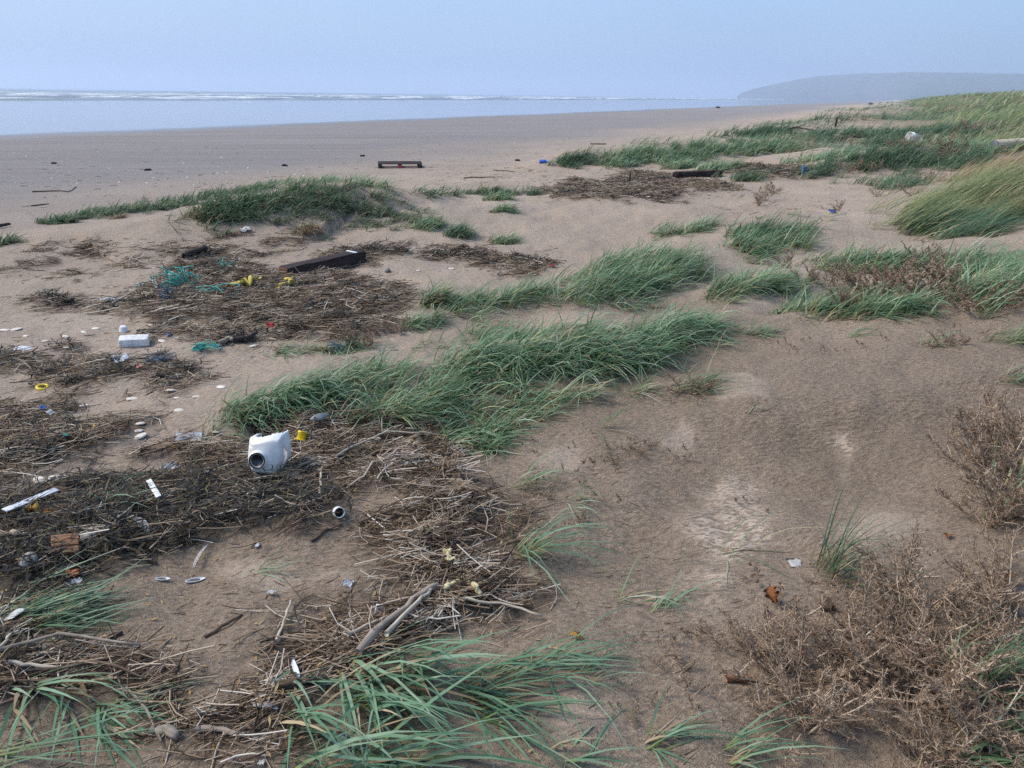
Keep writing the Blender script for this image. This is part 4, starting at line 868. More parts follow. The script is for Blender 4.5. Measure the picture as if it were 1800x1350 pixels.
def pebble_bm(rx, ry, rz, seed, rough=.12):
    bm = bmesh.new(); bmesh.ops.create_icosphere(bm, subdivisions=3, radius=1); r = np.random.default_rng(seed); o = r.uniform(0, 50, 2)
    for v in bm.verts:
        k = 1+rough*float(perlin(v.co.x*1.3+o[0]+v.co.z, v.co.y*1.3+o[1])); v.co = Vector((v.co.x*rx*k, v.co.y*ry*k, v.co.z*rz*k+rz*.55))
    return bm
def shell_bm(w, d, h, ribs=0):
    """domed half shell, hinge at one end"""
    bm = bmesh.new(); n, m = 20, 6; rings = []
    for j in range(m+1):
        f = j/m; rings.append([])
        for k in range(n):
            a = 2*math.pi*k/n; rr = math.sin(f*math.pi/2)*(1+.10*math.cos(a)+.06*math.sin(2*a+w*900)+.04*math.sin(5*a+w*400)); z = h*math.cos(f*math.pi/2)
            if ribs: z += .05*h*math.sin(a*ribs)*f
            rings[-1].append(bm.verts.new((w/2*rr*math.cos(a)-(1-f)*w*.12, d/2*rr*math.sin(a), z)))
    for a, b in zip(rings, rings[1:]):
        for k in range(n): bm.faces.new((a[k], b[k], b[(k+1) % n], a[(k+1) % n]))
    bmesh.ops.remove_doubles(bm, verts=bm.verts, dist=1e-5); bmesh.ops.solidify(bm, geom=list(bm.faces), thickness=min(.0025, h*.2)); return bm
def rag_bm(w, d, h, seed, n=9):
    """crumpled sheet of plastic or leaf, doubled for thickness"""
    bm = bmesh.new(); r = np.random.default_rng(seed); o = r.uniform(0, 60, 2); V = {}
    for i in range(n):
        for j in range(n):
            u = i/(n-1)-.5; v = j/(n-1)-.5
            if abs(u) == .5 or abs(v) == .5: u *= r.uniform(.75, 1.08); v *= r.uniform(.75, 1.08)
            V[i, j] = bm.verts.new((u*w, v*d, h*(.5+.9*float(fbm(np.array(u*2.6+o[0]), np.array(v*2.6+o[1]), 2)))))
    for i in range(n-1):
        for j in range(n-1): bm.faces.new((V[i, j], V[i+1, j], V[i+1, j+1], V[i, j+1]))
    bmesh.ops.solidify(bm, geom=list(bm.faces), thickness=max(.0008, h*.05)); return bm
def leaf_bm(L, W, seed, lobes=3):
    bm = bmesh.new(); r = np.random.default_rng(seed); n = 16; mid = []; le = []; ri = []
    for k in range(n+1):
        u = k/n; w = W/2*math.sin(math.pi*u)**.7*(1+.28*math.sin(u*lobes*2*math.pi+1)); z = .25*W*math.sin(u*3)+.02*r.normal()*W
        mid.append(bm.verts.new(((u-.5)*L, 0, z))); le.append(bm.verts.new(((u-.5)*L, w, z+.35*w))); ri.append(bm.verts.new(((u-.5)*L, -w, z+.35*w)))
    for k in range(n): bm.faces.new((mid[k], mid[k+1], le[k+1], le[k])); bm.faces.new((mid[k+1], mid[k], ri[k], ri[k+1]))
    bmesh.ops.solidify(bm, geom=list(bm.faces), thickness=.0006); return bm
def put(name, bm, mat, px, py, label, cat, rot=(0, 0, 0), dz=0.0, group=None, smooth=True):
    o = bm_link(name, bm, mat, None, smooth); o.location = at(px, py, dz); o.rotation_euler = rot; return tag(o, label, cat, group)
def sz(px, py, w): return pxm(at(px, py), w)

def stick(name, label, pts, wpx, mat, cat='stick', taper=.55, lift=.0, group='sticks and driftwood', sides=7, kink=.35, K=9, flat=1.0):
    g = hit([p[0] for p in pts], [p[1] for p in pts]); g = np.array(g)
    r = float(np.mean(np.linalg.norm(g-np.array([0, 0, ZC]), axis=1)))*wpx/FPX/2
    u = np.linspace(0, 1, len(g)); t = np.linspace(0, 1, K); P = np.stack([np.interp(t, u, g[:, k]) for k in range(3)], -1)
    L = np.linalg.norm(P[-1]-P[0]); P[1:-1, :2] += rng.normal(0, r*kink, (K-2, 2))
    P[:, 2] = H(P[:, 0], P[:, 1])+r*.75+lift; P[:, 2] = np.maximum(P[:, 2], np.linspace(P[0, 2], P[-1, 2], K))
    R = r*np.linspace(1, taper, K)*rng.uniform(.85, 1.15, K)
    c = P.mean(0); ax = P[-1]-P[0]; an = math.atan2(ax[1], ax[0]); Q_ = P-c; rot = np.array([[math.cos(an), math.sin(an), 0], [-math.sin(an), math.cos(an), 0], [0, 0, 1]])
    V, Q, A, T = tubes((Q_@rot.T)[None], R[None], sides, True); V = V+rng.normal(0, r*.06, V.shape)
    o = link(name, np_mesh(name, V, Q, T, attrs={'v': A}, smooth=True), mat); o.location = c.tolist(); o.rotation_euler = (0, 0, an)
    return tag(o, label, cat, group)

# --- white jug, its cut side up, neck to the viewer
def jug():
    p = at(472, 838); w = pxm(p, 69); e = empty('plastic_jug', p+Vector((0, 0, .022)), 'torn white plastic jug with black neck lying on the reed pile', 'jug', None, math.radians(-12)); e.rotation_euler = (math.radians(-11), math.radians(5), math.radians(3))
    bm = bmesh.new(); bmesh.ops.create_cube(bm, size=2); bmesh.ops.subdivide_edges(bm, edges=list(bm.edges), cuts=17, use_grid_fill=True)
    for v in bm.verts:
        c = v.co.copy(); s = Vector(c).normalized(); q = c*.62+s*1.30*.38*1.15
        x, y, z = q
        if y < 0: x *= 1-.22*max(0, -y)**2; z *= 1-.20*max(0, -y)**2        # shoulder towards the neck
        x += .05*math.sin(3*z+1)+.04*math.sin(4*y); z += .10*math.sin(2.2*x+.4)*max(0, z)
        if z < -.2: x *= 1-.28*(-z-.2)                                      # crushed, narrower below
        z += .10*x*(z > .5)
        v.co = Vector((x*.40*w, y*.44*w, (z*.52+.56)*w*.88))
    dl = []
    for f in bm.faces:
        c = f.calc_center_median(); x, y, z = c.x/(.40*w), c.y/(.44*w), (c.z/(w*.88)-.56)/.52
        top = z > .50 and y > -.42-.22*math.cos(3*x) and x > -.74 and x < .90
        slot = x > .60 and abs(y+.42+.12*z) < .13 and -.55 < z < .42
        mouth = y < -.8 and (x+.30)**2+(z+.05)**2 < .07
        if top or slot or mouth: dl.append(f)
    bmesh.ops.delete(bm, geom=dl, context='FACES'); bmesh.ops.solidify(bm, geom=list(bm.faces), thickness=.0022)
    bm_link('body', bm, WHITE, e)
    nk = bm_link('neck', lathe([(.235*w, .0), (.235*w, .05*w), (.20*w, .06*w), (.195*w, .11*w), (.15*w, .11*w), (.15*w, -.02*w)], 28), WHITE, e)
    nk.location = (-.12*w, -.47*w, .50*w*.88); nk.rotation_euler = (math.radians(86), 0, math.radians(-6))
    cp = bm_link('neck_opening', lathe([(.192*w, .10*w), (.192*w, .14*w), (.18*w, .145*w), (.165*w, .135*w), (.155*w, .10*w), (.0005, .09*w)], 28), BLACK, nk)
    rg = bm_link('torn_strip', rag_bm(.34*w, .26*w, .10*w, 5), DIRTYW, e); rg.location = (-.12*w, -.36*w, .02*w); rg.rotation_euler = (.5, .2, .3)
jug()
# --- yellow flanged cap
def cap():
    p = at(529, 784, .025); w = pxm(p, 22); e = empty('bottle_cap', p, 'bright yellow flanged cap right of the white jug', 'cap', None, .4); e.rotation_euler = (math.radians(-28), math.radians(26), .4)
    bm_link('barrel', lathe([(.30*w, .10*w), (.36*w, .12*w), (.36*w, .62*w), (.40*w, .64*w), (.40*w, .78*w), (.30*w, .78*w), (.28*w, .2*w), (.001, .2*w)], 20), YEL, e)
    bm_link('flange', lathe([(.001, 0), (.55*w, 0), (.57*w, .05*w), (.55*w, .10*w), (.001, .12*w)], 20), YEL, e)
cap()
# --- white pipe end
p = at(595, 908); w = pxm(p, 20); e = empty('pipe_piece', p+Vector((0, 0, w*.45)), 'short white pipe piece on bare sand below the jug pile', 'pipe'); e.rotation_euler = (math.radians(68), math.radians(0), math.radians(26))
bm_link('barrel', lathe([(.47*w, -.2*w), (.47*w, .62*w), (.40*w, .62*w), (.40*w, -.2*w), (.47*w, -.2*w)], 24), WHITE, e)
o = bm_link('plug', lathe([(.001, -.12*w), (.40*w, -.1*w)], 24), DARKW, e)
# --- timber beam
def beam():
    a = hit([505], [488])[0]; b = hit([628], [462])[0]; L = float(np.linalg.norm(b-a))*1.08; h = pxm(Vector(a), 24); an = math.atan2(b[1]-a[1], b[0]-a[0]); c = (a+b)/2
    z0 = min(H0(*a[:2]), H0(*b[:2]))
    e = empty('timber_beam', (c[0], c[1]+.06, float(z0)+.012), 'dark wet timber beam lying on the large debris heap', 'beam', None, an-.04); e.rotation_euler = (0, math.radians(-2.5), an-.04)
    bm = block(L, h*1.15, h*.95, .07, .0035, 4, 3); bm_link('timber', bm, DARKW, e)
    bm = block(.012, h*1.05, h*.86, .2); o = bm_link('end_grain', bm, RUSTW, e); o.location = (-L/2-.004, 0, h*.05)
    bm = block(.03, h*1.17, .006, .2); o = bm_link('pale_strap', bm, DIRTYW, e); o.location = (L*.37, 0, h*.955)
beam()
# --- pallet
def pallet():
    a = hit([659], [297])[0]; b = hit([734], [294])[0]; L = float(np.linalg.norm(b[:2]-a[:2])); c = (a+b)/2; an = math.atan2(b[1]-a[1], b[0]-a[0])-.35; W = .9; L = min(L, 1.25)
    e = empty('pallet', (c[0]+.05, c[1]+.35, float(H(c[0], c[1]+.35))-.01), 'dark wooden pallet with a red block lying out on the beach', 'pallet', None, an)
    for k in range(6):
        o = bm_link('deck_board', block(L, .11, .020, .1), DARKW, e); o.location = (0, -W/2+.06+k*(W-.12)/5, .122)
    for k in range(3):
        o = bm_link('cross_board', block(.10, W, .020, .1), BROWNW, e); o.location = ((k-1)*(L/2-.06), 0, .100)
        o = bm_link('bottom_board', block(.10, W, .020, .1), DARKW, e); o.location = ((k-1)*(L/2-.06), 0, .0)
        for j in range(3):
            o = bm_link('block', block(.11, .11, .079, .08), RED if (k, j) == (1, 0) else DARKW, e); o.location = ((k-1)*(L/2-.06), (j-1)*(W/2-.06), .0205)
            if (k, j) == (1, 0): o['label'] = 'red painted middle block'
pallet()
# --- polystyrene block, small plastic bits
w = sz(237, 604, 43); put('foam_block', block(w, w*.62, w*.30, .14, w*.008, 5, 9), FOAM, 237, 606, 'chunky white polystyrene block on sand left of the debris', 'foam block', (0.03, 0.05, .38))
w = sz(300, 486, 12); put('plastic_float', pebble_bm(w*.5, w*.5, w*.75, 3, .05), WHITE, 303, 492, 'small white egg shaped float above the turquoise rope', 'float')
BITS = [  # px, py, width px, kind, material, aspect, label
 (217, 582, 13, 'cup', DIRTYW, 1, 'small pale plastic cup upside down above the polystyrene block'), (205, 632, 16, 'rag', WHITE, .7, 'white scrap at the left of the blue white litter'), (216, 637, 26, 'rag', LBLUE, .5, 'blue and white crumpled wrapper on the wrack band'),
 (75, 683, 18, 'ring', YEL, .7, 'yellow plastic ring at the end of the wrack band'), (40, 615, 27, 'shell', DIRTYW, .45, 'long pale plastic lid below the left shells'), (332, 773, 48, 'sheet', LBLUE, .42, 'shiny lilac foil sheet left of the jug'),
 (306, 835, 26, 'rag', LBLUE, .5, 'pale blue scrap at the edge of the seaweed bank'), (78, 727, 10, 'rag', BLUE, .8, 'blue scrap on the left reed mat'), (90, 735, 13, 'rag', WHITE, .5, 'white scrap under the blue scrap on the reed mat'), (118, 775, 9, 'rag', TEAL, .7, 'green scrap on the left reed mat'),
 (245, 648, 12, 'rag', PINK, .6, 'pink scrap at the right end of the wrack band'), (298, 590, 8, 'rag', BLUE, .8, 'deep blue scrap beside the polystyrene block'), (313, 597, 12, 'rag', WHITE, .4, 'white scrap right of the deep blue one'), (192, 533, 28, 'rag', DIRTYW, .35, 'pale torn plastic on the far left wrack wisp'),
 (476, 580, 14, 'rag', RED, .9, 'rust red scrap on the lower debris heap'), (455, 735, 10, 'rag', DIRTYW, .9, 'small clear scrap in front of the jug tuft'), (481, 733, 14, 'shell', WHITE, .5, 'white shard above the jug'), (563, 748, 34, 'sole', GREY, .42, 'grey rubber sole lying behind the yellow cap'),
 (551, 770, 13, 'ball', SHELLM, 1, 'pale round urchin shell right of the yellow cap'), (75, 915, 38, 'rag', OCHRE, .3, 'flat yellowish shard on the dark seaweed'), (78, 910, 14, 'rag', BLUE, .6, 'bright blue scrap behind the yellowish shard'), (130, 1012, 24, 'rag', ORANGE, .5, 'orange brick coloured scrap near the wood block'),
 (135, 1027, 18, 'rag', LBLUE, .5, 'pale blue scrap beside the orange one'), (613, 1030, 18, 'rag', LBLUE, .6, 'pale blue scrap on bare foreground sand'), (478, 1046, 16, 'rag', WHITE, .4, 'white scrap above the reed thread'), (662, 1085, 12, 'tall', WHITE, 2.0, 'white rectangular chip in the straw pile'),
 (1398, 993, 24, 'card', WHITE, .6, 'blank white card at the foot of the upright sprig'), (453, 962, 9, 'rag', LBLUE, .7, 'tiny pale scrap left of the feather'), (1463, 375, 13, 'rag', BLUE, .6, 'violet blue scrap caught in a distant sprig'), (1413, 306, 10, 'tall', BLUE, 1.2, 'upright blue litter at the end of the distant heap'),
 (1432, 306, 8, 'ball', DIRTYW, 1, 'small pale ball beside the upright blue litter'), (1560, 321, 17, 'rag', WHITE, .5, 'white rag in the dusty green patch'), (970, 469, 9, 'rag', RED, .8, 'small red scrap at the tip of the curved wrack strip'), (1605, 263, 9, 'rag', WHITE, .6, 'thin white scrap below the bucket'),
 (432, 408, 20, 'rag', DIRTYW, .4, 'pale plastic scrap at the foot of the ridge'), (747, 856, 17, 'rag', SHELLM, .8, 'pale curled scrap at the edge of the reed pile'), (460, 1345, 12, 'rag', WHITE, .5, 'white scrap at the bottom edge by broad blades'), (600, 1308, 28, 'rag', DIRTYW, .5, 'white wrapper under the foreground blades')]
for i, (x, y, wp, kd, mt, asp, lb) in enumerate(BITS):
    w = sz(x, y, wp); rz = rng.uniform(-.5, .6)
    if kd == 'rag': put('plastic_scrap', rag_bm(w, w*asp*1.7, w*.28, i), mt, x, y, lb, 'litter', (rng.normal(0, .15), rng.normal(0, .15), rz), w*.06+(.03 if 'seaweed' in lb or 'mat' in lb or 'heap' in lb or 'bank' in lb else .006))
    elif kd == 'sheet': put('foil_sheet', rag_bm(w, w*.55, w*.07, i), mt, x, y, lb, 'litter', (.25, 0, .1), .012)
    elif kd == 'cup': put('plastic_cup', lathe([(.5*w, 0), (.47*w, .05*w), (.38*w, .62*w), (.33*w, .66*w), (.001, .64*w)], 18), mt, x, y, lb, 'cup', (.1, .15, 0))
    elif kd == 'ring': put('plastic_ring', lathe([(.5*w, 0), (.52*w, .16*w), (.42*w, .22*w), (.30*w, .16*w), (.30*w, .02*w), (.5*w, 0)], 20), mt, x, y, lb, 'ring', (.1, .12, 0), .003)
    elif kd == 'shell': put('plastic_shard', shell_bm(w, w*asp*1.8, w*.16), mt, x, y, lb, 'litter', (.1, .1, rz), .002)
    elif kd == 'sole':
        bm = lathe([(.001, 0), (w*.5, 0), (w*.52, .02*w), (w*.5, .06*w), (.001, .06*w)], 24)
        for v in bm.verts: v.co.y *= .36*(1+.25*math.cos(v.co.x/w*5)); 
        put('rubber_sole', bm, mt, x, y, lb, 'sole', (.45, -.1, .55), .045)
    elif kd == 'ball': put('round_shell', pebble_bm(w*.5, w*.5, w*.45, i, .05), mt, x, y, lb, 'shell')
    elif kd == 'tall': put('plastic_chip', block(w, w*.35, w*asp, .15, w*.02, 2, i), mt, x, y, lb, 'litter', (-.25, .3, .2), -.004)
    elif kd == 'card': put('white_card', rag_bm(w, w*1.0, w*.10, 4, 5), mt, x, y, lb, 'card', (.2, .12, .2), .006)
# --- shells
SH = [(233,702,23,'largest white shell on the sand between two wrack patches'),(146,714,17,'white shell left of the largest one'),(301,687,21,'white shell under the wrack clump'),(310,700,12,'small white shell below the wrack clump'),(345,698,14,'white shell before the thin sprig'),(314,722,18,'white shell on open sand below the wrack clump'),
 (388,681,19,'white shell nearest the drooping jug tuft'),(245,745,19,'upper rosy white shell at the tip of the reed mat'),(243,758,16,'middle white shell at the tip of the reed mat'),(246,768,24,'lowest flat shell at the tip of the reed mat'),(350,774,19,'cream shell on the lilac foil sheet'),(378,760,18,'white shell behind the lilac foil'),(38,860,23,'round white shell at the left above the black weed'),
 (68,844,24,'first of the paired shells above the black weed'),(95,841,24,'second of the paired shells above the black weed'),(307,888,19,'ribbed shell on the black seaweed'),(115,592,13,'small shell on sand left of the foam block'),(168,578,15,'cream shell above the foam block'),(147,584,11,'thin shell left of the cream one'),(45,591,10,'tiny shell near the left edge'),(79,600,10,'tiny shell in the open left sand'),
 (8,581,16,'grey shell at the left edge'),(28,580,18,'long white shell beside the grey one'),(116,611,12,'white shell at the tip of a wrack streak'),(170,633,9,'tiny shell between wrack and wrapper'),(20,619,13,'flat shell left of the long pale lid'),(285,600,18,'flat pale shell right of the foam block'),(445,609,17,'white shell below the dark bent log'),(343,570,10,'shell on the lower heap edge'),
 (690,672-75,8,'tiny shell at the right of the heap'),(665,518,12,'pale shell on the heap right side'),(640,535,12,'cream shell low on the heap right side'),(793,473,14,'pale shell on bare sand right of the beam'),(735,476,9,'small shell between beam and pale shell'),(620,503,9,'small white shell on the heap top'),(100,651,8,'pair shell in the left wrack gap'),(265,572,10,'shell before the turquoise rope')]
for i, (x, y, wp, lb) in enumerate(SH):
    w = sz(x, y, wp); put('seashell', shell_bm(w*.92, w*.62, w*.15, 11 if i == 15 else 0), SHELLM, x, y, lb, 'shell', (rng.normal(0, .1), rng.normal(0, .1), rng.uniform(-.6, .8)), .001, 'bleached shells')
proto_sh = shell_bm(.05, .036, .014); mesh_sh = bpy.data.meshes.new('seashell'); proto_sh.to_mesh(mesh_sh); mesh_sh.materials.append(SHELLM)
for i in range(46):
    x, y = rng.uniform(20, 620), rng.uniform(262, 335); p = at(x, y)
    o = link('seashell', mesh_sh, None); o.location = p; k = rng.uniform(.8, 1.6); o.scale = (k, k, k); o.rotation_euler = (0, 0, rng.uniform(0, 6)); tag(o, 'tiny white shell far out on the open beach', 'shell', 'tiny shells on the open beach')
# mussel halves lying hollow side up
for x, y, wp, rz, lb in [(116, 1002, 40, .75, 'hollow white mussel shell below the wood block'), (342, 1023, 44, .45, 'hollow white mussel shell under the feather'), (285, 1020, 34, .1, 'flat mussel shell left of the feather')]:
    w = sz(x, y, wp*.66); bm = shell_bm(w, w*.34, w*.14)
    for v in bm.verts: v.co.z = w*.13-v.co.z
    e = empty('mussel_shell', at(x, y, .002), lb, 'shell'); e.rotation_euler = (.12, .05, rz); bm_link('valve', bm, DIRTYW, e)
    o = bm_link('sand_fill', lathe([(.001, 0), (w*.30, .0), (w*.34, -.004)], 16), BROWNW, e); o.scale = (1, .30, 1); o.location = (0, 0, w*.08)
# --- stones, wood block, cone
for x, y, wp, mt, lb in [(155, 948, 24, STONE, 'pale grey pebble right of the wood block'), (52, 990, 32, STONE, 'pale grey pebble left of the wood block'), (200, 955, 18, DSTONE, 'dark pebble in the weed right of the pale pebble'), (682, 478, 11, DSTONE, 'dark pebble on bare sand right of the beam'), (55, 566+108, 10, DSTONE, 'dark lump beside the yellow ring')]:
    w = sz(x, y, wp); put('pebble', pebble_bm(w*.52, w*.42, w*.36, int(x)), mt, x, y, lb, 'stone', (0, .1, rng.uniform(0, 3)), -.004)
w = sz(1452, 1068, 24); bm = pebble_bm(w*.5, w*.5, w*.5, 8, .5)
put('brown_clod', bm, BROWNW, 1452, 1070, 'dark brown clod on sand above the left bushes', 'clod')
w = sz(118, 965, 36); e = empty('wood_block', at(116, 972)+Vector((0, 0, .012)), 'grooved red brown wood block among seaweed', 'wood block'); e.rotation_euler = (math.radians(24), math.radians(8), math.radians(28))
for k in range(3):
    o = bm_link('slat', block(w*.98, w*.30, w*(.50+.05*(k % 2)), .10, .0006, 2, k), REDW, e, False); o.location = (0, (k-1)*w*.315, 0)
# --- ropes
def tangle(name, label, px, py, wp, hp, mat, n, r, K=26, cat='rope', spanz=.6, sub=None):
    p = at(px, py); w = pxm(p, wp); h = pxm(p, hp); P = []
    for i in range(n):
        q = np.cumsum(rng.normal(0, 1, (K, 3)), 0)*.16; q = q-q.mean(0); q = np.apply_along_axis(lambda v: np.convolve(np.pad(v, 2, 'edge'), np.ones(5)/5, 'valid'), 0, q)
        q = np.clip(q, -.55, .55)*np.array([w, w*.5, h])+rng.normal(0, .12, 3)*np.array([w, w*.4, h*.4]); q[:, 2] = np.abs(q[:, 2]+h*.35); P.append(q)
    V, Q, A, T = tubes(np.array(P), np.full((n, K), r), 5, True)
    o = link(name, np_mesh(name, V, Q, T, attrs={'v': A}, smooth=True), mat); o.location = p; return tag(o, label, cat)
tangle('rope_tangle', 'knot of turquoise rope at the left end of the heap', 318, 512, 60, 44, TEAL, 13, .0045); tangle('rope_tangle', 'turquoise rope spread along the heap front', 375, 522, 80, 22, TEAL, 7, .004)
tangle('rope_tangle', 'small turquoise rope loop above the heap', 395, 474, 34, 20, TEAL, 6, .004); tangle('net_scrap', 'blue grey netting hanging below the turquoise knot', 296, 535, 22, 36, BROPE, 14, .003); tangle('net_scrap', 'dark teal netting on the low wrack shelf', 360, 617, 44, 20, TEAL, 8, .0035)
tangle('net_scrap', 'grey netting ball on the wrack clump', 282, 644, 40, 26, BROPE, 16, .0025); tangle('rope_tangle', 'little turquoise thread left of the heap', 248, 505, 18, 8, TEAL, 4, .004); tangle('rope_tangle', 'grey violet netting at the right end of the shelf', 590, 618, 26, 20, BROPE, 8, .003)
stick('yellow_rope', 'yellow rope stretched over the heap', [(408, 512), (425, 507), (440, 510), (460, 500)], 8, YROPE, 'rope', .9, .045, None, kink=1.2, K=14); stick('yellow_rope', 'short yellow rope end right of the long one', [(490, 515), (510, 505), (516, 500)], 7, YROPE, 'rope', .9, .045, None, kink=1.2, K=12)
stick('braided_rope', 'upper end of frayed cream braid in the straw pile', [(782, 978), (790, 990), (800, 1000)], 9, CROPE, 'rope', .8, .02, None, kink=1, K=10); stick('braided_rope', 'lower left strand of cream braid in the straw pile', [(780, 1050), (797, 1040), (812, 1028)], 9, CROPE, 'rope', 1.1, .02, None, kink=1, K=10); stick('braided_rope', 'lower right strand of cream braid in the straw pile', [(820, 1025), (833, 1040), (842, 1060)], 9, CROPE, 'rope', 1.0, .02, None, kink=1, K=10)
# --- sticks and driftwood
for lb, pts, wp, mt, tp, lf in [
 ('dark knobbly branch below the jug', [(506, 876), (528, 868), (548, 846)], 13, BROWNW, .7, .0), ('short bleached stick standing in the jug pile', [(563, 878), (566, 834)], 5, PALEW, .8, .02), ('thick split driftwood across the straw pile', [(632, 1166), (690, 1110), (735, 1070), (770, 1045)], 15, GREYW, .6, .03),
 ('pale split stick beside the thick driftwood', [(680, 1132), (735, 1085), (770, 1045)], 9, PALEW, .5, .03), ('dark stick pointing at the hollow mussel', [(222, 966), (250, 982), (276, 994)], 9, BROWNW, .5, .0), ('straight brown stick alone on the left sand', [(360, 1122), (425, 1082)], 6, BROWNW, .8, 0), ('short black bark piece on the left sand', [(181, 1128), (215, 1114)], 9, DARKW, .6, 0),
 ('stubby grey log at the lower left', [(272, 1290), (315, 1298)], 17, GREYW, .85, 0), ('long split grey wood beside the stubby log', [(345, 1286), (395, 1292), (450, 1300)], 12, GREYW, .4, 0), ('dark stick touching the broad foreground tuft', [(486, 1214), (575, 1200)], 11, BROWNW, .8, .01), ('pale curved twig above the reed litter', [(487, 1134), (500, 1100), (512, 1064)], 5, PALEW, .7, .015),
 ('long pale reed jutting out of the straw pile', [(800, 1062), (880, 1076), (953, 1090)], 6, PALEW, .7, .012), ('tan reed left of the thick driftwood', [(612, 1132), (655, 1112), (705, 1096)], 6, PALEW, .8, .03), ('bent brown twig on sand below the pipe', [(547, 953), (575, 932), (602, 922)], 5, BROWNW, .7, 0), ('small black stick right of the pipe', [(634, 926), (672, 914)], 7, DARKW, .6, 0),
 ('long dark stick along the back of the jug pile', [(613, 722), (660, 742), (738, 760)], 6, BROWNW, .5, .02), ('pale driftwood root under the drooping tuft', [(456, 716), (480, 716), (504, 724)], 10, GREYW, .8, .02), ('rosy stick at the left edge below the white lath', [(-10, 944), (38, 949)], 10, PALEW, .7, .01),
 ('dark bent log on the low wrack shelf', [(412, 604), (435, 602), (452, 592)], 10, DARKW, .6, .01), ('pale root joined to the bent log', [(384, 610), (400, 600), (412, 602)], 9, GREYW, .7, .01), ('small dark log near the ridge foot', [(326, 460), (345, 450), (362, 444)], 13, DARKW, .7, .02), ('pale stick leaning from the far left wisp', [(196, 538), (232, 517)], 4, PALEW, .6, .01),
 ('red stick left of the big thicket', [(1276, 1197), (1326, 1196)], 11, REDW, .7, 0), ('long curved branch stranded on the open beach', [(57, 338), (105, 336), (122, 338), (134, 329)], 2.2, BROWNW, .5, 0), ('short twig below the curved beach branch', [(55, 363), (86, 359)], 2.4, BROWNW, .6, 0), ('dark plank at the left edge on the beach', [(-15, 405), (18, 398)], 5, DARKW, .9, .02),
 ('curved branch stranded between distant hummocks', [(1375, 234), (1400, 236), (1432, 237)], 4, DARKW, .5, .1), ('dark twig lying left of the bucket', [(1475, 251), (1500, 246), (1532, 248)], 4, DARKW, .5, .08), ('flat plank stranded on the distant beach', [(1038, 254), (1065, 254)], 2.4, BROWNW, .9, 0), ('dark drift on the tide line left of the blue bottle', [(868, 300), (905, 303)], 2, BROWNW, .6, 0),
 ('second drift line below the blue bottle', [(815, 314), (870, 312)], 2.2, BROWNW, .6, 0), ('thin pale reed over the mussel', [(205, 930), (240, 900), (300, 880)], 3, PALEW, .6, .03), ('thin pale reed at the left of the reed mat', [(2, 1150), (25, 1125), (35, 1120)], 5, PALEW, .8, .02), ('forked brown twig in the jug pile', [(700, 800), (640, 850), (610, 870)], 4, PALEW, .5, .03), ('tan reed across the jug pile', [(590, 815), (680, 770), (770, 775)], 4, PALEW, .7, .03),
 ('long brown reed over the reed mat at bottom left', [(0, 1160), (110, 1148), (250, 1150)], 6, GREYW, .6, .03), ('second long reed over the bottom left mat', [(60, 1195), (180, 1180), (260, 1210)], 6, BROWNW, .6, .03), ('tan reed below the second one on the mat', [(20, 1180), (120, 1192)], 6, PALEW, .7, .03), ('grey stick leaning in the reed litter', [(220, 1210), (262, 1262), (285, 1310)], 5, GREYW, .6, .01)]:
    stick('driftwood' if wp >= 9 else 'stick', lb, pts, wp, mt, 'driftwood' if wp >= 9 else 'stick', tp, lf)
def lath(name, label, a, b, wp, mat, dz=.015, cat='lath'):
    g = hit([a[0], b[0]], [a[1], b[1]]); d = g[1]-g[0]; L = float(np.linalg.norm(d)); w = pxm(Vector(g[0]), wp)
    o = bm_link(name, block(L, w*1.15, w*.16, .2, 0), mat); c = g.mean(0); o.location = (c[0], c[1], float(max(H(c[0], c[1]), c[2]))+dz); o.rotation_euler = (.2, -math.asin(max(-1, min(1, d[2]/L))), math.atan2(d[1], d[0])); return tag(o, label, cat)
lath('flat_lath', 'flat whitish lath lying on the weed at the left', (14, 925), (105, 886), 9, DIRTYW, .055); lath('plastic_strip', 'white plastic strip on the black seaweed', (265, 866), (283, 896), 7, WHITE, .06); lath('plastic_strip', 'pale strip in the wrack left of the turquoise knot', (270, 496), (278, 511), 5, DIRTYW, .02)
# --- feathers
def feather(label, a, b, wp, mat):
    g = hit([a[0], b[0]], [a[1], b[1]]); d = g[1]-g[0]; L = float(np.linalg.norm(d)); w = pxm(Vector(g[0]), wp); e = empty('feather', (*g[0][:2], float(H(*g[0][:2]))+.012), label, 'feather', None, math.atan2(d[1], d[0]))
    K = 10; t = np.linspace(0, 1, K); P = np.stack([t*L, .06*L*np.sin(t*2.5), t*d[2]+.01*np.sin(t*3)], -1)
    V, Q, A, T = tubes(P[None], (w*.06*(1-.7*t))[None], 4, True); link('shaft', np_mesh('shaft', V, Q, T, attrs={'v': A}), PALEW, e)
    n = 26; V = []; F = []
    for i in range(n):
        u = .22+.75*i/n; p = np.array([np.interp(u, t, P[:, k]) for k in range(3)]); ww = w*.5*math.sin(math.pi*min(1, (u-.18)/.85)**.6)+.001
        for s in (-1, 1):
            q = p+np.array([ww*.9, s*ww, .003*rng.random()]); h = np.array([L*.045, 0, 0]); k = len(V); V += [p, p+h, q+h*.8, q-h*.1]; F.append((k, k+1, k+2, k+3))
    tag(link('vane', np_mesh('vane', np.array(V), F), mat, e), kind='stuff')
feather('grey feather standing in the debris above the mussel', (335, 1018), (370, 962), 5, STONE); feather('white feather at the left edge above the reed mat', (-5, 1105), (42, 1080), 16, WHITE); feather('white feather in the reed litter by the broad tuft', (532, 1210), (520, 1165), 7, DIRTYW); feather('blue white feather on the sand gap in the weed', (228, 908), (258, 945), 14, WHITE)
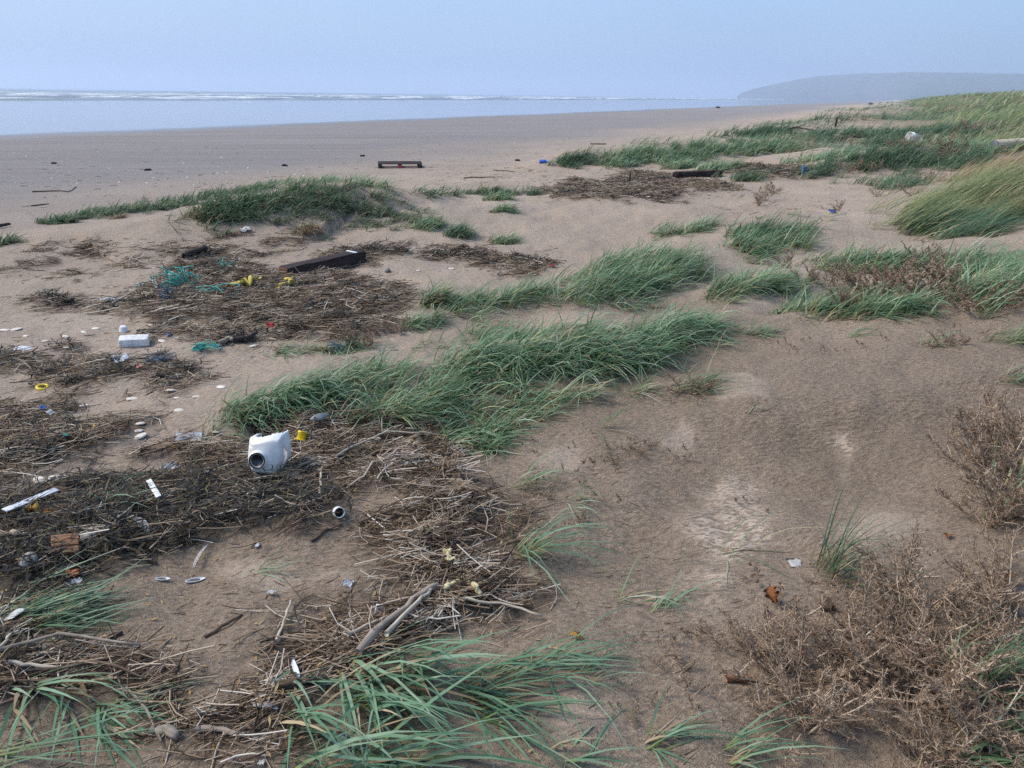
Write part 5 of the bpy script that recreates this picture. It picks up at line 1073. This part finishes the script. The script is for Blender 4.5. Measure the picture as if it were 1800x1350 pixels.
w = sz(467, 1246, 46); put('white_leaf', leaf_bm(w, w*.34, 3, 1), DIRTYW, 467, 1246, 'pale curled leaf on the reed litter left of the broad tuft', 'leaf', (.1, 0, -.2), .006)
for x, y, wp, mt, lb in [(1355, 1062, 34, RUSSET, 'russet leaf caught on top of the left bush'), (1345, 1098, 34, ROSEL, 'rosy dead leaf in the left bush'), (1666, 946, 18, RUSSET, 'small russet leaf on bare sand at the right'), (1012, 1124, 26, OCHRE, 'ochre leaf on the swept sprig'), (1770, 1030, 26, RUSSET, 'russet leaf in the sparse right edge bush'), (750, 936, 20, LIME, 'green leaf at the top of the straw pile'), (600, 1165, 20, ROSEL, 'tan leaf in the reed litter'), (250, 920, 14, LIME, 'yellow green leaf by the black weed')]:
    w = sz(x, y, wp); put('leaf', leaf_bm(w, w*.62, int(x)), mt, x, y, lb, 'leaf', (rng.normal(0, .4), rng.normal(0, .4), rng.uniform(0, 3)), .035 if 1340 < x < 1360 or x > 1760 else .008, 'fallen leaves')
# --- farther things
def bottle():
    p = at(948, 287); w = pxm(p, 16); e = empty('plastic_bottle', p+Vector((0, 0, w*.2)), 'blue plastic bottle lying on the beach beside a grassy hummock', 'bottle'); e.rotation_euler = (math.radians(90), 0, math.radians(78))
    bm_link('body', lathe([(.001, 0), (.19*w, .01*w), (.21*w, .05*w), (.20*w, .35*w), (.21*w, .62*w), (.09*w, .82*w), (.085*w, .9*w)], 16), BLUE, e); o = bm_link('cap', lathe([(.10*w, .9*w), (.10*w, 1.0*w), (.001, 1.0*w)], 14), WHITE, e)
bottle()
def bucket():
    p = at(1604, 250); w = pxm(p, 17); e = empty('bucket', p+Vector((0, 0, w*.40)), 'white plastic bucket lying on its side among distant brown plants', 'bucket'); e.rotation_euler = (math.radians(4), math.radians(-84), math.radians(14))
    b_ = bm_link('body', lathe([(.001, -.48*w), (.35*w, -.48*w), (.42*w, .40*w), (.45*w, .40*w), (.45*w, .48*w), (.41*w, .48*w), (.34*w, -.42*w), (.001, -.42*w)], 24), WHITE, e)
    for z in (.28, .18): bm_link('rib', lathe([(.415*w, z*w), (.455*w, z*w), (.455*w, (z+.035)*w), (.41*w, (z+.035)*w)], 24), WHITE, b_)
bucket()
def trough():
    a = hit([1188], [315])[0]; b = hit([1268], [311])[0]; L = float(np.linalg.norm(b-a)); h = pxm(Vector(a), 9); c = (a+b)/2
    e = empty('driftwood_log', (c[0], c[1]+.12, float(H(c[0], c[1]))-.03), 'half buried dark hollow trunk before the distant hummocks', 'trunk', None, math.atan2(b[1]-a[1], b[0]-a[0]))
    bm_link('trunk', block(L, h*1.7, h*1.25, .45, .012, 4, 6), DARKW, e); o = bm_link('sand_fill', block(L*.9, h*1.2, h*.2, .4, .006, 4, 7), BROWNW, e); o.location = (-.02, 0, h*1.14)
trough()
def right_log():
    p = at(1756, 272); r = pxm(p, 8); D = p.length
    e = empty('driftwood_log', p+Vector((.0, .25, r*1.5)), 'sawn pale log poking out of the marram at the right edge', 'log', None, math.radians(8))
    P = np.stack([np.linspace(0, 2.2, 8), .05*np.sin(np.linspace(0, 3, 8)), np.linspace(0, .12, 8)], -1); V, Q, A, T = tubes(P[None], np.full((1, 8), r), 14, False)
    V += rng.normal(0, r*.03, V.shape); link('trunk', np_mesh('trunk', V, Q, attrs={'v': A}, smooth=True), PALEW, e)
    o = bm_link('cut_face', lathe([(r*.99, 0), (r*.6, .01), (.001, .004)], 14), GREY, e); o.rotation_euler = (0, math.radians(-90), 0); o.location = (-.004, 0, 0)
right_log()
for x, y, h_, lb in [(1106, 321, 17, 'thin dark post standing in the distant wrack'), (1468, 223, 14, 'thin post standing on the distant tide line'), (1268, 298, 13, 'short dark stake in the pale distant tuft'), (1300-830, 590, 14, 'short twig standing upright in the heap')]:
    p = at(x, y); h = pxm(p, h_); P = np.stack([np.linspace(0, .06*h, 5), np.zeros(5), np.linspace(-.1*h, h, 5)], -1); V, Q, A, T = tubes(P[None], np.full((1, 5), pxm(p, 2.4)/2*1.3), 6, True)
    o = link('stake', np_mesh('stake', V, Q, T, attrs={'v': A}), DARKW); o.location = p; tag(o, lb, 'stake')
for x, y, wp, lb in [(120, 530, 14, 'dark weed knot left of the far left wisp'), (95, 288, 8, 'dark drift lump on the beach'), (1490, 232, 12, 'dark drift lump by the distant post'), (1262, 182+8, 8, 'dark drift lump far down the beach'), (910, 283, 9, 'dark weed lump left of the blue bottle'), (637, 275, 8, 'dark weed lump behind the pallet'), (260, 300, 9, 'dark weed lump above the left ridge'), (500, 292, 8, 'dark weed lump behind the ridge top'), (1530, 184, 9, 'dark drift lump at the far dune edge')]:
    w = sz(x, y, wp); put('weed_lump', pebble_bm(w*.5, w*.35, w*.22, int(x), .6), DARKW, x, y, lb, 'seaweed', (0, 0, .4))
